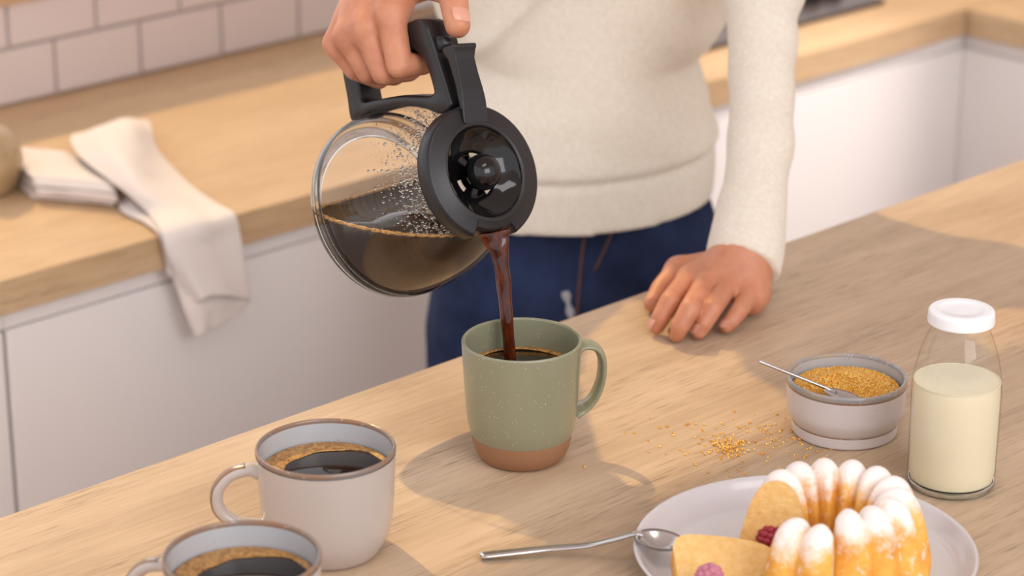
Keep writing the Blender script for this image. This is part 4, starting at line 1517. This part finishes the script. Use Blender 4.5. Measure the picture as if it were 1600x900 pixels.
def jeans_d(p):
    p = p.astype(np.float32)
    q = qloc(p)
    I3 = np.eye(3)
    d = ell_d(q, (0.0, -0.006, 0.93), I3, (0.139, 0.100, 0.15))
    for sx in (-1, 1):
        d = smin(d, cap_d(q, (sx * 0.066, 0.012, 0.86), (sx * 0.078, 0.018, 0.48), 0.0800, 0.058), 0.022)
        d = smin(d, cap_d(q, (sx * 0.078, 0.018, 0.48), (sx * 0.084, -0.01, 0.27), 0.057, 0.048), 0.03)
    d = d - 0.0022 * fold_noise(p, 40, 21) - 0.003 * np.sin(q[:, 2] * 130 + q[:, 0] * 30) * np.exp(-((q[:, 2] - 0.86) / 0.05) ** 2) * np.clip(q[:, 1] / 0.08, 0, 1)
    # centre seam: fly edge stands slightly proud on one side
    fly = np.exp(-((q[:, 0] - 0.002) / 0.004) ** 2) * (q[:, 1] > 0) * np.clip((q[:, 2] - 0.85) / 0.02, 0, 1)
    d = d + 0.0028 * fly
    d = np.maximum(d, q[:, 2] - 1.045)
    return np.maximum(d, 0.265 - q[:, 2]) * KP

def person():
    o = empty('person', tuple(PO), 'person in cream sweater and blue jeans pouring coffee, one hand on the table', 'person')
    P0 = np.array(PO)
    parts = []
    lo, hi = np.minimum.reduce([J[k] for k in J]) - 0.03, np.maximum.reduce([J[k] for k in J]) + 0.03
    hi = np.maximum(hi, J['W'] + (E_L - J['W']) * 0.4 + 0.02)
    a = surface_nets(left_hand, lo, hi, 0.00125)
    parts.append((smooth_pts(a[0], a[1], 2), a[1]))
    b = surface_nets(right_hand_local, (-0.075, 0.075, -0.155), (0.075, 0.290, 0.03), 0.00125)
    pts = smooth_pts(b[0], b[1], 2)
    parts.append((pts @ CM3.T + LID0, b[1]))
    c = surface_nets(body_core, (1.25, 1.35, -0.01), (2.25, 2.2, 1.78), 0.008)
    parts.append((smooth_pts(c[0], c[1], 2), c[1]))
    obs = [link('body', np_mesh('body', v - P0, q), M['skin'], o) for v, q in (parts[2], parts[0], parts[1])]
    for other in obs[1:]:
        bo = obs[0].modifiers.new('join', 'BOOLEAN')
        bo.operation, bo.solver, bo.object = 'UNION', 'FAST', other
    dg = bpy.context.evaluated_depsgraph_get()
    me = bpy.data.meshes.new_from_object(obs[0].evaluated_get(dg))
    obs[0].modifiers.clear()
    for other in obs[1:]:
        bpy.data.objects.remove(other)
    bm = bmesh.new(); bm.from_mesh(me)
    bmesh.ops.delete(bm, geom=[v for v in bm.verts if not v.link_faces], context='VERTS')
    bm.to_mesh(me); bm.free()
    obs[0].data = me
    me.polygons.foreach_set('use_smooth', [True] * len(me.polygons))
    v, q = surface_nets(sweater_d, (1.30, 1.36, 0.84), (2.16, 2.12, 1.54), 0.0042)
    v = smooth_pts(v, q, 2)
    sw = link('sweater', np_mesh('sweater', v - P0, q), M['sweater'], o)
    v, q = surface_nets(jeans_d, (1.55, 1.60, 0.05), (2.10, 2.10, 1.00), 0.005)
    v = smooth_pts(v, q, 2)
    jn = link('jeans', np_mesh('jeans', v - P0, q), M['denim'], o)
    # jeans: fly stitching and the worn patch on the thigh
    def on_jeans(s_, z_):
        f_ = np.linspace(0.0, 0.2, 200)
        pts_ = np.array([pp_(s_, k, z_) for k in f_])
        dd = jeans_d(pts_)
        i = np.argmax(dd > 0)
        return pp_(s_, f_[i], z_) - P0
    st = [on_jeans(0.000 - 0.006 * t + 0.012 * (1 - t) ** 4, 1.015 - 0.115 * t) for t in np.linspace(0, 1, 16)]
    link('fly_stitching', tube_me('fly_stitching', st, [0.0012] * 16, 8), M['stitch'], jn)
    pk = [on_jeans(0.044 - 0.034 * t, 1.02 - 0.07 * t) for t in np.linspace(0, 1, 12)]
    link('fly_stitching', tube_me('fly_stitching', pk, [0.001] * 12, 8), M['stitch'], jn)
    wp = [on_jeans(-0.017 + 0.007 * t, 0.930 - 0.030 * t) for t in np.linspace(0, 1, 12)]
    link('worn_patch', tube_me('worn_patch', wp, [(0.0012, 0.0035 + 0.0015 * math.sin(k)) for k in range(12)], 10, tuple(PF)), M['denim_worn'], jn)
    # nails
    def nail(cn, dirv, nrm, w_, l_, rr=0.0078, name='nail'):
        dirv = dirv / np.linalg.norm(dirv); nrm = nrm - dirv * (nrm @ dirv); nrm /= np.linalg.norm(nrm)
        sd = np.cross(dirv, nrm)
        V, Fc = [], []
        for i in range(7):
            u_ = -1 + 2 * i / 6
            for k in range(7):
                v_ = -1 + 2 * k / 6
                m_ = math.sqrt(max(0, 1 - 0.5 * v_ * v_)) * math.sqrt(max(0, 1 - 0.45 * u_ ** 2))
                V.append(cn + dirv * u_ * l_ * math.sqrt(1 - 0.4 * v_ * v_) + sd * v_ * w_ * math.sqrt(1 - 0.3 * u_ * u_) - nrm * (v_ * v_ * (w_ * 0.84) ** 2 / (1.75 * rr)) - P0 - nrm * 0.0008 * u_ * u_)
        for i in range(6):
            for k in range(6):
                Fc.append([i * 7 + k, i * 7 + k + 1, (i + 1) * 7 + k + 1, (i + 1) * 7 + k])
        link(name, mesh(name, V, Fc), M['nail'], bpy.data.objects['body' if False else o.children[0].name])
    up_ = np.array([0, 0, 1.0])
    for f_, r_ in (('i', .0079), ('m', .0081), ('r', .0077), ('p', .0068)):
        dv = J[f_ + 'T'] - J[f_ + 'D']
        nrm = up_ - dv / np.linalg.norm(dv) * ((up_ @ dv) / np.linalg.norm(dv))
        nrm = nrm / np.linalg.norm(nrm)
        nail(J[f_ + 'D'] * 0.30 + J[f_ + 'T'] * 0.70 + nrm * (r_ + 0.0000), dv, nrm, r_ * 0.78, 0.0062, r_)
    dv = CM3 @ (TH[3] - TH[2])
    view = (CAM - (LID0 + CM3 @ TH[3])); view /= np.linalg.norm(view)
    nrm = view * 0.95 + RT * 0.45
    nrm = nrm - dv * (nrm @ dv) / (dv @ dv); nrm /= np.linalg.norm(nrm)
    nail(LID0 + CM3 @ (TH[2] * 0.20 + TH[3] * 0.80) + nrm * 0.0108, dv, nrm, 0.0078, 0.0080, 0.0104)
    # hair cap and shoes
    def hair(p):
        q = qloc(p)
        d = ell_d(q, (-0.05, 0.048, 1.630), np.eye(3), (0.084, 0.102, 0.110))
        d = np.maximum(d, 0.75 * (q[:, 1] - 0.085 - (q[:, 2] - 1.65) * 0.9))
        d = smin(d, cap_d(q, (-0.05, -0.010, 1.61), (-0.035, -0.040, 1.45), 0.090, 0.100), 0.03)
        return KP * d
    v, q = surface_nets(hair, (1.60, 1.60, 1.22), (2.10, 2.15, 1.82), 0.006)
    link('hair', np_mesh('hair', smooth_pts(v, q, 2) - P0, q), M['hair'], o)
    for sx in (-1, 1):
        def shoe(p):
            q = qloc(p)
            d = cap_d(q, (sx * 0.085, -0.03, 0.222), (sx * 0.097, 0.14, 0.216), 0.044, 0.040) * KP
            return np.maximum(d, 0.0 - p[:, 2])
        c0 = pp_(sx * 0.09, 0.05, 0)
        v, q = surface_nets(shoe, c0 - [0.2, 0.2, 0.01], c0 + [0.2, 0.2, 0.12], 0.006)
        link('shoe', np_mesh('shoe', smooth_pts(v, q, 2) - P0, q), M['shoe'], o)
    # thin bracelet just above the wrist of the pouring hand
    wrist = LID0 + CM3 @ (WR + [-0.006, 0.002, -0.004])
    ax = E_R - wrist; ax /= np.linalg.norm(ax)
    u_ = np.cross(ax, [0, 0, 1.0]); u_ /= np.linalg.norm(u_); w_ = np.cross(ax, u_)
    ring = [wrist + ax * 0.03 + (u_ * math.cos(t) + w_ * math.sin(t)) * 0.031 - P0 for t in np.linspace(0, 2 * math.pi, 49)]
    link('bracelet', tube_me('bracelet', ring, [0.0012] * 49, 8), M['gold'], o)
person()
